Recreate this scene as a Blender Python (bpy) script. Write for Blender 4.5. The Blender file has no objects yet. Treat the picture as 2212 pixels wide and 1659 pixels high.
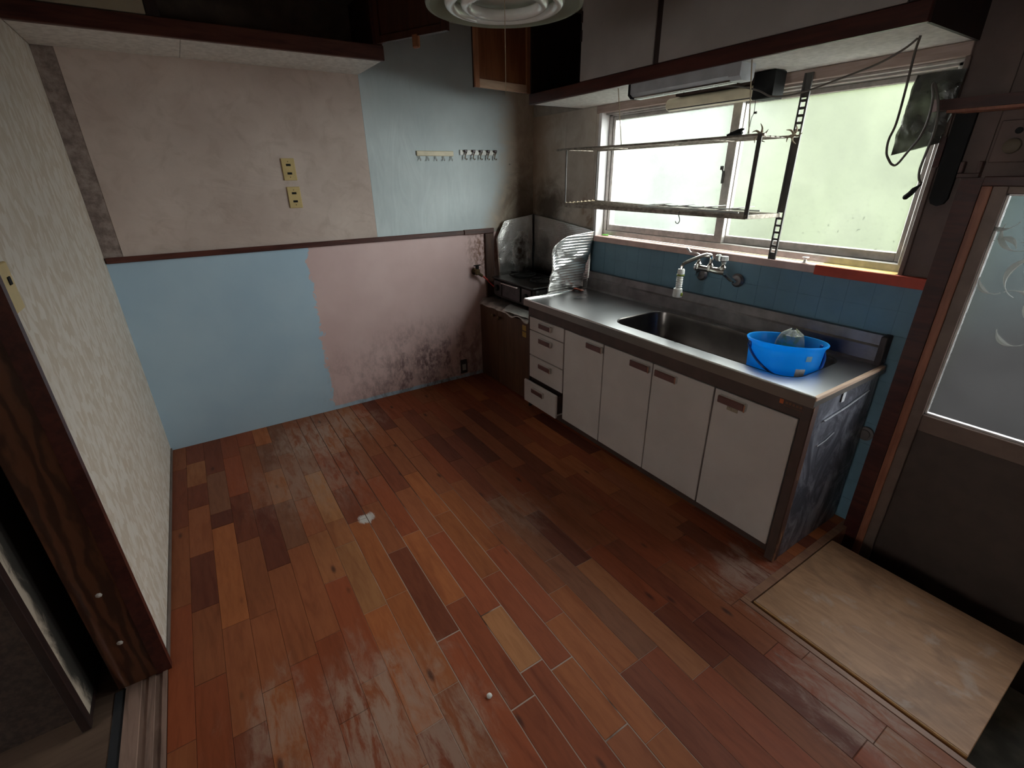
import bpy, bmesh, math, random
from mathutils import Vector, Matrix, noise as mnoise
random.seed(7)
S = bpy.context.scene
COL = S.collection

# ------------------------------------------------------------------ camera
cam = bpy.data.cameras.new('camera')
cam.sensor_width = 36.0
cam.lens = 1022.74 / 2212 * 36.0
cam.clip_start = 0.02
co = bpy.data.objects.new('camera', cam)
COL.objects.link(co)
R_ = Vector((0.54562163, 0.83794441, -0.01209141))
U_ = Vector((-0.33182832, 0.22927177, 0.91505433))
F_ = Vector((-0.76953688, 0.49526116, -0.40314933))
m = Matrix((R_, U_, -F_)).transposed().to_4x4()
m.translation = (3.31129, -2.35572, 1.55255)
co.matrix_world = m
S.camera = co

# ------------------------------------------------------------------ world, light, exposure
SKY = 74.0
w = bpy.data.worlds.new('overcast_sky')
S.world = w
w.use_nodes = True
bg = w.node_tree.nodes['Background']
bg.inputs[0].default_value = (1.0, 1.0, 1.0, 1)
bg.inputs[1].default_value = SKY


def portal(name, loc, sx, sy, rot):
    l = bpy.data.lights.new(name, 'AREA')
    l.shape = 'RECTANGLE'
    l.size, l.size_y = sx, sy
    l.cycles.is_portal = True
    o = bpy.data.objects.new(name, l)
    o.location = loc
    o.rotation_euler = rot
    COL.objects.link(o)


HP = math.pi / 2
portal('kitchen_window_portal', (1.65, 0.125, 1.55), 1.80, 0.78, (-HP, 0, 0))
portal('door_glass_portal', (3.14, 0.04, 1.065), 0.76, 0.84, (-HP, 0, 0))
portal('far_window_portal', (3.2, -5.83, 1.4), 1.3, 1.1, (HP, 0, 0))
S.view_settings.view_transform = 'Standard'
S.view_settings.look = 'None'
S.view_settings.gamma = 1.0
S.view_settings.use_curve_mapping = False
S.view_settings.exposure = 0.12
S.cycles.use_denoising = True
S.cycles.max_bounces = 10
S.cycles.diffuse_bounces = 6
S.cycles.transparent_max_bounces = 12
S.cycles.sample_clamp_indirect = 6.0
S.cycles.caustics_reflective = False
S.cycles.caustics_refractive = False


# ------------------------------------------------------------------ node helpers
class NB:
    def __init__(s, name):
        s.m = bpy.data.materials.new(name)
        s.m.use_nodes = True
        s.t = s.m.node_tree
        s.n = s.t.nodes
        s.n.clear()
        s.out = s.n.new('ShaderNodeOutputMaterial')
        s._pos = None

    def link(s, a, b):
        s.t.links.new(a, b)

    def put(s, sock, v):
        if v is None:
            return
        if isinstance(v, bpy.types.NodeSocket):
            s.link(v, sock)
        elif isinstance(v, tuple) and len(v) == 3 and sock.type == 'RGBA':
            sock.default_value = (*v, 1)
        else:
            sock.default_value = v

    @property
    def pos(s):
        if s._pos is None:
            s._pos = s.n.new('ShaderNodeNewGeometry').outputs['Position']
        return s._pos

    def xyz(s):
        q = s.n.new('ShaderNodeSeparateXYZ')
        s.link(s.pos, q.inputs[0])
        return q.outputs

    def obj(s, which='Object'):
        return s.n.new('ShaderNodeTexCoord').outputs[which]

    def math(s, op, a, b=None, clamp=False):
        q = s.n.new('ShaderNodeMath')
        q.operation = op
        q.use_clamp = clamp
        s.put(q.inputs[0], a)
        if b is not None:
            s.put(q.inputs[1], b)
        return q.outputs[0]

    def scale(s, vec, k):
        q = s.n.new('ShaderNodeVectorMath')
        q.operation = 'MULTIPLY'
        s.put(q.inputs[0], vec)
        q.inputs[1].default_value = k
        return q.outputs[0]

    def noise(s, sc, det=4, vec=None, rough=0.55, dist=0.0):
        q = s.n.new('ShaderNodeTexNoise')
        q.inputs['Scale'].default_value = sc
        q.inputs['Detail'].default_value = det
        q.inputs['Roughness'].default_value = rough
        q.inputs['Distortion'].default_value = dist
        s.put(q.inputs['Vector'], vec if vec is not None else s.pos)
        return q.outputs['Fac']

    def vor(s, sc, vec=None, out='Distance'):
        q = s.n.new('ShaderNodeTexVoronoi')
        q.inputs['Scale'].default_value = sc
        s.put(q.inputs['Vector'], vec if vec is not None else s.pos)
        return q.outputs[out]

    def wave(s, sc, vec, dist=3, det=2, dsc=1.0, direction='X', rings=False):
        q = s.n.new('ShaderNodeTexWave')
        if rings:
            q.wave_type = 'RINGS'
        else:
            q.bands_direction = direction
        q.inputs['Scale'].default_value = sc
        q.inputs['Distortion'].default_value = dist
        q.inputs['Detail'].default_value = det
        q.inputs['Detail Scale'].default_value = dsc
        s.put(q.inputs['Vector'], vec)
        return q.outputs['Fac']

    def ss(s, v, lo, hi, a=0.0, b=1.0):
        q = s.n.new('ShaderNodeMapRange')
        q.interpolation_type = 'SMOOTHSTEP'
        s.put(q.inputs['Value'], v)
        q.inputs['From Min'].default_value = lo
        q.inputs['From Max'].default_value = hi
        q.inputs['To Min'].default_value = a
        q.inputs['To Max'].default_value = b
        return q.outputs[0]

    def mix(s, f, a, b, mode='MIX'):
        q = s.n.new('ShaderNodeMix')
        q.data_type = 'RGBA'
        q.blend_type = mode
        s.put(q.inputs[0], f)
        s.put(q.inputs[6], a)
        s.put(q.inputs[7], b)
        return q.outputs[2]

    def dist(s, p, k=(1, 1, 1)):
        q = s.n.new('ShaderNodeVectorMath')
        q.operation = 'SUBTRACT'
        s.put(q.inputs[0], s.pos)
        q.inputs[1].default_value = p
        q2 = s.n.new('ShaderNodeVectorMath')
        q2.operation = 'LENGTH'
        s.link(s.scale(q.outputs[0], k), q2.inputs[0])
        return q2.outputs['Value']

    def bump(s, h, strength=0.2, d=0.002):
        q = s.n.new('ShaderNodeBump')
        q.inputs['Strength'].default_value = strength
        q.inputs['Distance'].default_value = d
        s.put(q.inputs['Height'], h)
        return q.outputs[0]

    def bsdf(s, base, rough=0.5, metal=0.0, normal=None, spec=None, coat=None, alpha=None, trans=None):
        q = s.n.new('ShaderNodeBsdfPrincipled')
        s.put(q.inputs['Base Color'], base)
        s.put(q.inputs['Roughness'], rough)
        s.put(q.inputs['Metallic'], metal)
        if normal is not None:
            s.link(normal, q.inputs['Normal'])
        if spec is not None:
            q.inputs['Specular IOR Level'].default_value = spec
        if coat is not None:
            q.inputs['Coat Weight'].default_value = coat
            q.inputs['Coat Roughness'].default_value = 0.15
        if trans is not None:
            q.inputs['Transmission Weight'].default_value = trans
        return q.outputs[0]

    def shader(s, kind, col):
        q = s.n.new(kind)
        s.put(q.inputs['Color'], col)
        return q.outputs[0]

    def mixs(s, f, a, b):
        q = s.n.new('ShaderNodeMixShader')
        s.put(q.inputs[0], f)
        s.link(a, q.inputs[1])
        s.link(b, q.inputs[2])
        return q.outputs[0]

    def done(s, sh):
        s.link(sh, s.out.inputs['Surface'])
        return s.m


def plain(name, col, rough=0.5, metal=0.0, var=0.15, sc=14, spec=None, coat=None, bump=0.0):
    b = NB(name)
    n = b.noise(sc, 5)
    c = b.mix(b.ss(n, 0.3, 0.7), tuple(x * (1 - var) for x in col), tuple(min(1, x * (1 + var)) for x in col))
    nm = b.bump(b.noise(sc * 12, 3), bump) if bump else None
    return b.done(b.bsdf(c, rough, metal, nm, spec, coat))


def wood(name, dark, light, axis='X', rough=0.4, sc=9.0, coat=None, spec=None):
    b = NB(name)
    k = {'X': (0.12, 1, 1), 'Y': (1, 0.12, 1), 'Z': (1, 1, 0.12)}[axis]
    v = b.scale(b.pos, k)
    g = b.noise(sc * 5, 6, v, 0.6, 0.6)
    g2 = b.noise(sc * 1.3, 3, v, 0.5, 0.3)
    f = b.math('ADD', b.math('MULTIPLY', g, 0.6), b.math('MULTIPLY', g2, 0.4))
    c = b.mix(b.ss(f, 0.36, 0.64), dark, light)
    return b.done(b.bsdf(c, rough, 0, b.bump(g, 0.08), spec, coat))


M = {}
# --- painted back wall zones
b = NB('beige_wallpaper')
o = b.xyz()
n1 = b.noise(2.2, 5)
n2 = b.noise(9, 5, None, 0.6, 0.8)
c = b.mix(b.ss(n1, 0.3, 0.7), (0.53, 0.425, 0.385), (0.65, 0.54, 0.495))
c = b.mix(b.math('MULTIPLY', b.ss(n2, 0.45, 0.75), 0.35), c, (0.35, 0.26, 0.21))
wr = b.noise(5, 3, b.scale(b.pos, (1, 0.5, 1.3)), 0.5, 2.2)
M['beige'] = b.done(b.bsdf(c, 0.75, 0, b.bump(wr, 0.5, 0.012)))

b = NB('pale_blue_wallpaper')
o = b.xyz()
n1 = b.noise(3, 5)
c = b.mix(b.ss(n1, 0.3, 0.7), (0.54, 0.62, 0.66), (0.62, 0.70, 0.74))
nz = b.noise(6, 6, None, 0.65, 0.5)
edge = b.math('ADD', o['Y'], b.math('MULTIPLY', b.math('SUBTRACT', nz, 0.5), 0.30))
st = b.ss(edge, -0.40, -0.12)
low = b.ss(o['Z'], 1.62, 1.15)
edge2 = b.math('ADD', b.math('ADD', o['Y'], b.math('MULTIPLY', low, 0.16)), b.math('MULTIPLY', b.math('SUBTRACT', nz, 0.5), 0.28))
st2 = b.ss(edge2, -0.36, -0.16)
stain = b.mix(b.ss(nz, 0.35, 0.65), (0.42, 0.31, 0.22), (0.57, 0.47, 0.37))
c = b.mix(b.math('MULTIPLY', b.math('MAXIMUM', st, st2), 0.92), c, stain)
soot = b.math('MULTIPLY', b.ss(b.math('ADD', b.dist((0, -0.05, 1.30), (1, 1.0, 0.8)), b.math('MULTIPLY', nz, 0.3)), 0.50, 0.16), 0.7)
c = b.mix(soot, c, (0.07, 0.045, 0.03))
wr = b.noise(4, 2, b.scale(b.pos, (1, 1.6, 0.45)), 0.5, 1.8)
M['paleblue'] = b.done(b.bsdf(c, 0.6, 0, b.bump(wr, 0.35, 0.012)))

b = NB('dark_mouldy_strip')
nz = b.noise(14, 6, None, 0.7)
M['strip'] = b.done(b.bsdf(b.mix(b.ss(nz, 0.35, 0.65), (0.17, 0.125, 0.115), (0.36, 0.29, 0.265)), 0.8))

b = NB('pink_and_blue_paint')
o = b.xyz()
nz = b.noise(9, 6, None, 0.6, 0.4)
n1 = b.noise(2.5, 4)
ed = b.math('ADD', o['Y'], b.math('MULTIPLY', b.math('SUBTRACT', b.noise(16, 7, None, 0.68, 0.6), 0.5), 0.20))
ed = b.math('ADD', ed, b.math('MULTIPLY', b.ss(o['Z'], 0.10, 0.0), 0.0))
pinkf = b.math('GREATER_THAN', ed, -1.768)
lowblue = b.math('LESS_THAN', b.math('ADD', o['Z'], b.math('MULTIPLY', b.math('SUBTRACT', nz, 0.5), 0.02)), 0.028)
pinkf = b.math('MULTIPLY', pinkf, b.math('SUBTRACT', 1.0, lowblue))
blue = b.mix(b.ss(n1, 0.3, 0.7), (0.43, 0.60, 0.76), (0.49, 0.66, 0.81))
pink = b.mix(b.ss(n1, 0.3, 0.7), (0.68, 0.49, 0.49), (0.76, 0.57, 0.57))
c = b.mix(pinkf, blue, pink)
mv = b.scale(b.pos, (1, 1, 0.6))
m1 = b.noise(11, 7, mv, 0.72, 0.3)
m2 = b.noise(38, 6, mv, 0.7)
reg = b.ss(b.math('ADD', b.dist((0, -0.98, 0.13), (1, 0.75, 1.35)), b.math('MULTIPLY', b.math('SUBTRACT', n1, 0.5), 0.5)), 0.72, 0.12)
mm = b.math('MULTIPLY', reg, b.math('MULTIPLY', b.ss(m1, 0.40, 0.60), b.ss(m2, 0.30, 0.58)))
mm = b.math('MAXIMUM', mm, b.math('MULTIPLY', b.ss(b.dist((0, -1.02, 0.22), (1, 1, 0.8)), 0.2, 0.02), b.ss(m2, 0.38, 0.58)))
c = b.mix(b.math('MULTIPLY', mm, 0.85), c, (0.13, 0.065, 0.075))
fl = b.math('MULTIPLY', b.ss(b.dist((0, -0.47, 1.03), (1, 1, 0.75)), 0.20, 0.05), b.ss(m2, 0.42, 0.58))
c = b.mix(b.math('MULTIPLY', fl, 0.85), c, (0.22, 0.10, 0.06))
sm = b.math('MULTIPLY', b.math('MULTIPLY', b.ss(o['Y'], -0.85, -0.55), b.ss(o['Z'], 0.62, 0.30)), b.ss(m1, 0.25, 0.6))
c = b.mix(b.math('MULTIPLY', sm, 0.55), c, (0.30, 0.16, 0.14))
M['pinkblue'] = b.done(b.bsdf(c, 0.65, 0, b.bump(nz, 0.15, 0.004)))

# --- window wall
b = NB('stained_cream_board')
nz = b.noise(7, 6, None, 0.65, 0.5)
o = b.xyz()
c = b.mix(b.ss(nz, 0.3, 0.7), (0.50, 0.43, 0.37), (0.62, 0.56, 0.50))
ed = b.math('ADD', o['X'], b.math('MULTIPLY', b.math('SUBTRACT', nz, 0.5), 0.5))
c = b.mix(b.math('MULTIPLY', b.ss(ed, 0.45, 0.0), 0.75), c, (0.40, 0.28, 0.19))
so = b.ss(b.math('ADD', b.dist((0.2, 0, 1.32), (0.8, 1, 1)), b.math('MULTIPLY', nz, 0.3)), 0.42, 0.18)
c = b.mix(b.math('MULTIPLY', so, 0.85), c, (0.05, 0.03, 0.02))
so = b.math('MULTIPLY', b.ss(b.dist((0.66, 0, 1.32), (2.4, 1, 1)), 0.26, 0.08), b.ss(nz, 0.42, 0.6))
c = b.mix(b.math('MULTIPLY', so, 0.8), c, (0.24, 0.13, 0.06))
M['board'] = b.done(b.bsdf(c, 0.6))
M['darkboard'] = plain('brown_wall_board', (0.115, 0.072, 0.062), 0.6, var=0.2, sc=6)
M['tile'] = plain('teal_blue_tile', (0.125, 0.225, 0.30), 0.38, var=0.10, sc=5)
M['grout'] = plain('dark_teal_grout', (0.125, 0.225, 0.30), 0.6)
b = NB('mottled_cream_wallpaper')
v = b.scale(b.pos, (1, 1, 0.55))
p1 = b.vor(44, v, 'Color')
q = b.n.new('ShaderNodeSeparateColor')
b.link(p1, q.inputs[0])
nz = b.noise(46, 5, v, 0.6, 0.3)
f = b.math('ADD', b.math('MULTIPLY', q.outputs[0], 0.45), b.math('MULTIPLY', nz, 0.55))
c = b.mix(b.ss(f, 0.3, 0.68), (0.55, 0.465, 0.385), (0.66, 0.60, 0.545))
M['wallpaper'] = b.done(b.bsdf(c, 0.7, 0, b.bump(nz, 0.2, 0.003)))
M['sand'] = plain('brown_sand_plaster', (0.055, 0.033, 0.026), 0.95, var=0.3, sc=60, bump=0.4)
M['plaster'] = plain('dull_plaster', (0.42, 0.38, 0.34), 0.9)
M['ceil'] = plain('ceiling_board', (0.35, 0.32, 0.29), 0.9)
M['soffit'] = plain('pale_grey_soffit_board', (0.80, 0.80, 0.78), 0.8, var=0.12, sc=40)
M['maroon'] = wood('dark_maroon_lacquer', (0.035, 0.008, 0.007), (0.075, 0.018, 0.013), 'X', 0.35)
M['maroony'] = wood('maroon_rail_wood', (0.045, 0.010, 0.008), (0.11, 0.032, 0.022), 'Y', 0.4)
M['redjamb'] = wood('lit_red_brown_wood', (0.20, 0.065, 0.035), (0.34, 0.125, 0.07), 'Z', 0.4)  # light on jamb and ledge underside is put into this paler red-brown
M['blackbrown'] = wood('black_brown_wood', (0.012, 0.006, 0.006), (0.03, 0.013, 0.011), 'Z', 0.5)
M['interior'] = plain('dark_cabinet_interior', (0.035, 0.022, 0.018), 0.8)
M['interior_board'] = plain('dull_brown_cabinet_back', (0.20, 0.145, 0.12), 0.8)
b = NB('grained_post_wood')
v = b.scale(b.pos, (1, 1, 0.28))
wv = b.wave(9, v, 7, 3, 2.2, rings=True)
g = b.noise(60, 5, b.scale(b.pos, (1, 1, 0.1)), 0.6)
c = b.mix(b.ss(b.math('ADD', b.math('MULTIPLY', wv, 0.65), b.math('MULTIPLY', g, 0.35)), 0.25, 0.75), (0.060, 0.021, 0.011), (0.140, 0.052, 0.024))
M['post'] = b.done(b.bsdf(c, 0.35, 0, None, None, 0.2))
M['paintwhite'] = plain('white_painted_wood', (0.74, 0.72, 0.74), 0.55, var=0.06)
M['pinkwood'] = plain('pink_painted_sill', (0.62, 0.42, 0.38), 0.5, var=0.12)
M['redpaint'] = plain('orange_red_painted_sill', (0.46, 0.050, 0.022), 0.5, var=0.15)
M['yellowpaint'] = plain('yellow_painted_sill_top', (0.70, 0.52, 0.16), 0.5, var=0.1)
M['headwood'] = wood('pinkish_window_head', (0.28, 0.20, 0.17), (0.42, 0.32, 0.29), 'X', 0.6)
M['alu'] = plain('dull_aluminium', (0.48, 0.45, 0.43), 0.45, 0.75, var=0.15, sc=30)
M['doorframe'] = plain('brown_bronze_aluminium', (0.155, 0.105, 0.085), 0.42, 0.25, var=0.12)
M['doorpanel'] = plain('dark_bronze_door_panel', (0.060, 0.038, 0.030), 0.5, 0.1, var=0.12)


def frosted(name, tint, transl, specks=0.0, zlow=1.2):
    b = NB(name)
    o = b.xyz()
    n = b.noise(90, 2, None, 0.5)
    dirt = b.math('MULTIPLY', b.ss(n, 0.66, 0.74), b.ss(o['Z'], zlow + 0.5, zlow, 0.15, 1.0))
    n2 = b.noise(4, 4, None, 0.6, 0.6)
    t1 = tuple(x * 0.9 for x in tint)
    tc = b.mix(b.ss(n2, 0.3, 0.7), t1, tint)
    tc = b.mix(b.math('MULTIPLY', dirt, specks), tc, (0.06, 0.07, 0.05))
    sh = b.n.new('ShaderNodeAddShader')
    b.link(b.shader('ShaderNodeBsdfTransparent', tc), sh.inputs[0])
    b.link(b.shader('ShaderNodeBsdfTranslucent', transl), sh.inputs[1])
    gl = b.n.new('ShaderNodeBsdfGlossy')
    gl.inputs['Roughness'].default_value = 0.25
    gl.inputs['Color'].default_value = (0.6, 0.6, 0.6, 1)
    return b.done(b.mixs(0.04, sh.outputs[0], gl.outputs[0]))


M['pane'] = frosted('frosted_window_glass', (0.435, 0.45, 0.435), (0.014, 0.0145, 0.014), 0.75)
M['doorpane'] = frosted('figured_door_glass', (0.27, 0.28, 0.285), (0.003, 0.003, 0.003), 0.0)
b = NB('moulded_glass_relief')
M['emboss'] = b.done(b.mixs(0.5, b.shader('ShaderNodeBsdfTransparent', (0.8, 0.8, 0.78)), b.mixs(0.35, b.bsdf((0.62, 0.62, 0.56), 0.15), b.shader('ShaderNodeBsdfTranslucent', (0.3, 0.3, 0.28)))))
b = NB('lace_covered_glass')
sh = b.mixs(0.6, b.shader('ShaderNodeBsdfTransparent', (0.38, 0.38, 0.37)), b.shader('ShaderNodeBsdfTranslucent', (0.28, 0.28, 0.27)))
M['lace'] = b.done(sh)

# --- floor
b = NB('parquet_plank')
oi = b.n.new('ShaderNodeObjectInfo')
off = b.n.new('ShaderNodeVectorMath')
off.operation = 'MULTIPLY'
cx = b.n.new('ShaderNodeCombineXYZ')
b.link(oi.outputs['Random'], cx.inputs[0])
b.link(oi.outputs['Random'], cx.inputs[1])
b.link(cx.outputs[0], off.inputs[0])
off.inputs[1].default_value = (31, 17, 0)
ad = b.n.new('ShaderNodeVectorMath')
b.link(b.pos, ad.inputs[0])
b.link(off.outputs[0], ad.inputs[1])
v = b.scale(ad.outputs[0], (0.16, 1, 1))
g = b.noise(55, 6, v, 0.62, 0.5)
g2 = b.noise(14, 4, v, 0.55, 1.0)
c = oi.outputs['Color']
c = b.mix(b.math('MULTIPLY', b.ss(g, 0.35, 0.7), 0.35), c, (0.55, 0.45, 0.4), 'MULTIPLY')
c = b.mix(b.math('MULTIPLY', b.ss(g2, 0.5, 0.75), 0.5), c, (0.50, 0.36, 0.34), 'MULTIPLY')
kn = b.vor(9, b.scale(ad.outputs[0], (0.35, 1, 1)))
c = b.mix(b.math('MULTIPLY', b.ss(kn, 0.12, 0.03), 0.8), c, (0.035, 0.012, 0.01))
# worn, whitened areas
wn = b.noise(13, 7, b.scale(b.pos, (0.5, 1, 1)), 0.7, 0.6)
wn2 = b.noise(26, 7, b.scale(b.pos, (0.22, 1, 1)), 0.72, 0.5)
spots = None
for (px, py, r0, r1, k) in ((0.38, -1.98, 0.36, 0.04, 1.0), (0.25, -1.75, 0.3, 0.03, 0.8), (0.8, -2.1, 0.42, 0.03, 0.6), (2.28, -2.20, 0.30, 0.03, 1.0), (2.44, -2.08, 0.24, 0.02, 0.8), (2.16, -2.46, 0.20, 0.02, 0.7),
                            (2.62, -0.72, 0.22, 0.03, 1.0), (3.06, -0.93, 0.20, 0.02, 1.0), (1.70, -1.30, 0.20, 0.02, 0.35)):
    dd = b.math('ADD', b.dist((px, py, 0), (0.8, 1, 1)), b.math('MULTIPLY', b.math('SUBTRACT', wn, 0.5), 0.55))
    sp = b.ss(dd, r0, r1, 0, k)
    spots = sp if spots is None else b.math('MAXIMUM', spots, sp)
spots = b.math('MULTIPLY', spots, b.ss(wn2, 0.36, 0.56))
c = b.mix(b.math('MULTIPLY', spots, 0.78), c, (0.40, 0.27, 0.21))
ws = b.math('ADD', b.dist((1.325, -1.953, 0), (1, 1, 1)), b.math('MULTIPLY', b.math('SUBTRACT', wn2, 0.5), 0.09))
c = b.mix(b.ss(ws, 0.045, 0.025), c, (0.55, 0.50, 0.48))
rg = b.math('ADD', b.math('MULTIPLY', g2, 0.22), 0.42)
M['plank'] = b.done(b.bsdf(c, rg, 0, b.bump(g, 0.1, 0.002), 0.22))
b = NB('floor_joint_dust')
n = b.noise(3.5, 4, None, 0.6)
o = b.xyz()
f = b.math('MULTIPLY', b.ss(n, 0.30, 0.45), b.math('MULTIPLY', b.ss(o['X'], 1.1, 1.6), b.ss(o['Y'], -1.05, -1.25)))
f = b.math('MULTIPLY', f, b.ss(o['Y'], -2.3, -2.1))
M['joint'] = b.done(b.bsdf(b.mix(f, (0.05, 0.018, 0.010), (0.40, 0.30, 0.25)), 0.9))
M['threshold'] = wood('worn_threshold_wood', (0.15, 0.09, 0.07), (0.30, 0.19, 0.15), 'X', 0.6)
M['tanfloor'] = wood('tan_board_floor', (0.085, 0.05, 0.034), (0.13, 0.08, 0.054), 'Y', 0.7)
M['blackcloth'] = plain('black_tatami_edging', (0.02, 0.02, 0.024), 0.9)
M['concrete'] = plain('grey_concrete', (0.19, 0.175, 0.14), 0.9, var=0.35, sc=9)
b = NB('stained_plywood')
v = b.scale(b.pos, (0.22, 1, 1))
g = b.noise(26, 6, v, 0.6, 1.2)
n = b.noise(6, 6, b.scale(b.pos, (0.6, 1, 1)), 0.62, 0.8)
c = b.mix(b.ss(g, 0.3, 0.7), (0.36, 0.190, 0.098), (0.48, 0.270, 0.145))
c = b.mix(b.math('MULTIPLY', b.ss(n, 0.48, 0.68), 0.55), c, (0.20, 0.105, 0.060))
c = b.mix(b.math('MULTIPLY', b.ss(b.noise(9, 5, None, 0.6, 0.4), 0.55, 0.7), 0.4), c, (0.50, 0.42, 0.36))
M['ply'] = b.done(b.bsdf(c, 0.5, 0, None, 0.35))
M['border'] = wood('floor_border_wood', (0.22, 0.10, 0.055), (0.34, 0.17, 0.095), 'X', 0.5)

# --- furniture
M['melamine'] = plain('off_white_melamine', (0.47, 0.42, 0.395), 0.45, var=0.05, sc=6)
M['melamine2'] = plain('grey_white_cabinet_door', (0.34, 0.31, 0.30), 0.5, var=0.06, sc=6)
M['tandoor'] = plain('tan_fusuma_cabinet_door', (0.42, 0.36, 0.27), 0.7, var=0.06, sc=6)
M['brownpanel'] = plain('dark_brown_cabinet_panel', (0.060, 0.036, 0.030), 0.45, var=0.15)
M['handle'] = plain('maroon_brown_plastic', (0.115, 0.05, 0.045), 0.4, var=0.1)
M['chrome'] = plain('worn_chrome', (0.72, 0.71, 0.68), 0.16, 1.0, var=0.06)
b = NB('brushed_stainless_steel')
v = b.scale(b.pos, (0.05, 1, 1))
g = b.noise(220, 3, v, 0.6)
n = b.noise(3, 3, None, 0.5, 0.3)
c = b.mix(b.ss(n, 0.3, 0.7), (0.40, 0.40, 0.41), (0.46, 0.465, 0.48))
c = b.mix(b.math('MULTIPLY', b.ss(b.vor(11), 0.035, 0.015), 0.6), c, (0.18, 0.14, 0.11))
M['steel'] = b.done(b.bsdf(c, b.ss(n, 0.2, 0.8, 0.27, 0.31), 1.0, b.bump(g, 0.03, 0.0006)))
M['steelbasin'] = plain('shaded_basin_steel', (0.17, 0.155, 0.15), 0.30, 1.0, var=0.15, sc=8)  # shade inside the basin put into a darker base than the worktop steel
M['apron'] = plain('floor_reflection_steel', (0.24, 0.215, 0.195), 0.36, 0.85, var=0.08, sc=4)  # brown floor reflection put into the apron's darker base colour
M['brightsteel'] = plain('bright_steel_edge', (0.85, 0.85, 0.84), 0.18, 1.0, var=0.05)
M['steeldark'] = plain('tarnished_stainless', (0.20, 0.18, 0.185), 0.38, 0.9, var=0.2, sc=12)
b = NB('streaked_blue_grey_foil')
n = b.noise(9, 7, b.scale(b.pos, (1, 0.8, 0.5)), 0.72, 1.5)
c = b.mix(b.ss(n, 0.42, 0.72), (0.085, 0.085, 0.105), (0.36, 0.37, 0.43))
M['sidefoil'] = b.done(b.bsdf(c, b.ss(n, 0.3, 0.7, 0.55, 0.28), 0.35, b.bump(n, 0.5, 0.006)))
b = NB('worn_brown_edge_wood')
n = b.noise(22, 6, b.scale(b.pos, (1, 1, 0.25)), 0.7)
c = b.mix(b.ss(n, 0.54, 0.66), (0.075, 0.032, 0.022), (0.36, 0.17, 0.08))
M['wornedge'] = b.done(b.bsdf(c, 0.6))
M['brownwood'] = wood('brown_cupboard_wood', (0.060, 0.026, 0.014), (0.105, 0.05, 0.026), 'Z', 0.45)
b = NB('crumpled_dull_foil')
n = b.noise(26, 5, None, 0.6, 1.0)
M['dullfoil'] = b.done(b.bsdf(b.mix(b.ss(b.noise(8, 5), 0.35, 0.65), (0.26, 0.235, 0.21), (0.60, 0.58, 0.53)), 0.38, 0.8, b.bump(n, 0.6, 0.006)))
b = NB('aluminium_stove_guard')
n = b.noise(12, 5, None, 0.6, 1.2)
o = b.xyz()
nz = b.noise(10, 6, None, 0.7)
c = b.mix(b.ss(nz, 0.3, 0.7), (0.72, 0.71, 0.70), (0.86, 0.86, 0.86))
s1 = b.ss(b.math('ADD', b.dist((0.04, -0.16, 0.98), (0.5, 1.5, 0.85)), b.math('MULTIPLY', b.math('SUBTRACT', nz, 0.5), 0.3)), 0.15, 0.02)
c = b.mix(s1, c, (0.05, 0.022, 0.010))
ba = b.math('MULTIPLY', b.ss(o['X'], 0.66, 0.4), b.ss(o['Y'], -0.10, -0.05))
c = b.mix(b.math('MULTIPLY', ba, 0.55), c, (0.24, 0.20, 0.19))
s2 = b.ss(b.math('ADD', o['Z'], b.math('MULTIPLY', nz, 0.1)), 1.0, 0.86)
c = b.mix(b.math('MULTIPLY', b.math('MULTIPLY', s2, b.ss(o['X'], 0.69, 0.5)), b.ss(o['Y'], -0.2, -0.05)), c, (0.02, 0.015, 0.012))
M['guard'] = b.done(b.bsdf(c, b.math('ADD', b.math('MULTIPLY', s1, 0.4), 0.24), b.math('SUBTRACT', 0.82, b.math('MULTIPLY', s1, 0.75)), b.bump(n, 0.5, 0.008)))
M['stove'] = plain('sooty_black_enamel', (0.018, 0.015, 0.015), 0.38, 0.2, var=0.3, sc=20)
M['stovegrey'] = plain('grimy_grey_stove_panel', (0.055, 0.045, 0.05), 0.4, 0.3, var=0.3, sc=20)
M['castiron'] = plain('burnt_cast_iron', (0.012, 0.011, 0.011), 0.7, 0.3)
M['cream'] = plain('yellowed_cream_plastic', (0.62, 0.47, 0.22), 0.4, var=0.06)
M['creamlight'] = plain('pale_cream_plastic', (0.66, 0.58, 0.42), 0.45, var=0.08)
M['black'] = plain('black_plastic', (0.008, 0.008, 0.009), 0.6, spec=0.2)
M['white'] = plain('white_plastic', (0.72, 0.72, 0.70), 0.4, var=0.05)
M['greyclear'] = plain('cloudy_clear_plastic', (0.42, 0.43, 0.42), 0.25, var=0.1)
M['green'] = plain('green_plastic', (0.20, 0.26, 0.03), 0.5)
M['lime'] = plain('bright_green_plastic', (0.16, 0.50, 0.08), 0.5)
b = NB('bright_blue_plastic')
M['bucket'] = b.done(b.mixs(0.5, b.bsdf((0.02, 0.40, 0.88), 0.33), b.shader('ShaderNodeBsdfTranslucent', (0.03, 0.55, 1.0))))
M['bucketdark'] = plain('deep_blue_plastic', (0.008, 0.08, 0.33), 0.4, var=0.05)
M['redrubber'] = plain('red_rubber_hose', (0.50, 0.03, 0.02), 0.5)
M['redclip'] = plain('brown_red_plastic', (0.22, 0.04, 0.02), 0.25, var=0.3, sc=60)
M['brass'] = plain('tarnished_brass', (0.16, 0.11, 0.06), 0.45, 0.8, var=0.3, sc=60)
M['rust'] = plain('rusty_painted_steel', (0.30, 0.26, 0.22), 0.5, 0.4, var=0.4, sc=45)
M['postgrey'] = plain('grey_painted_steel', (0.085, 0.08, 0.078), 0.45, 0.5, var=0.2)
M['twine'] = plain('plastic_twine', (0.36, 0.29, 0.20), 0.7)
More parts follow.
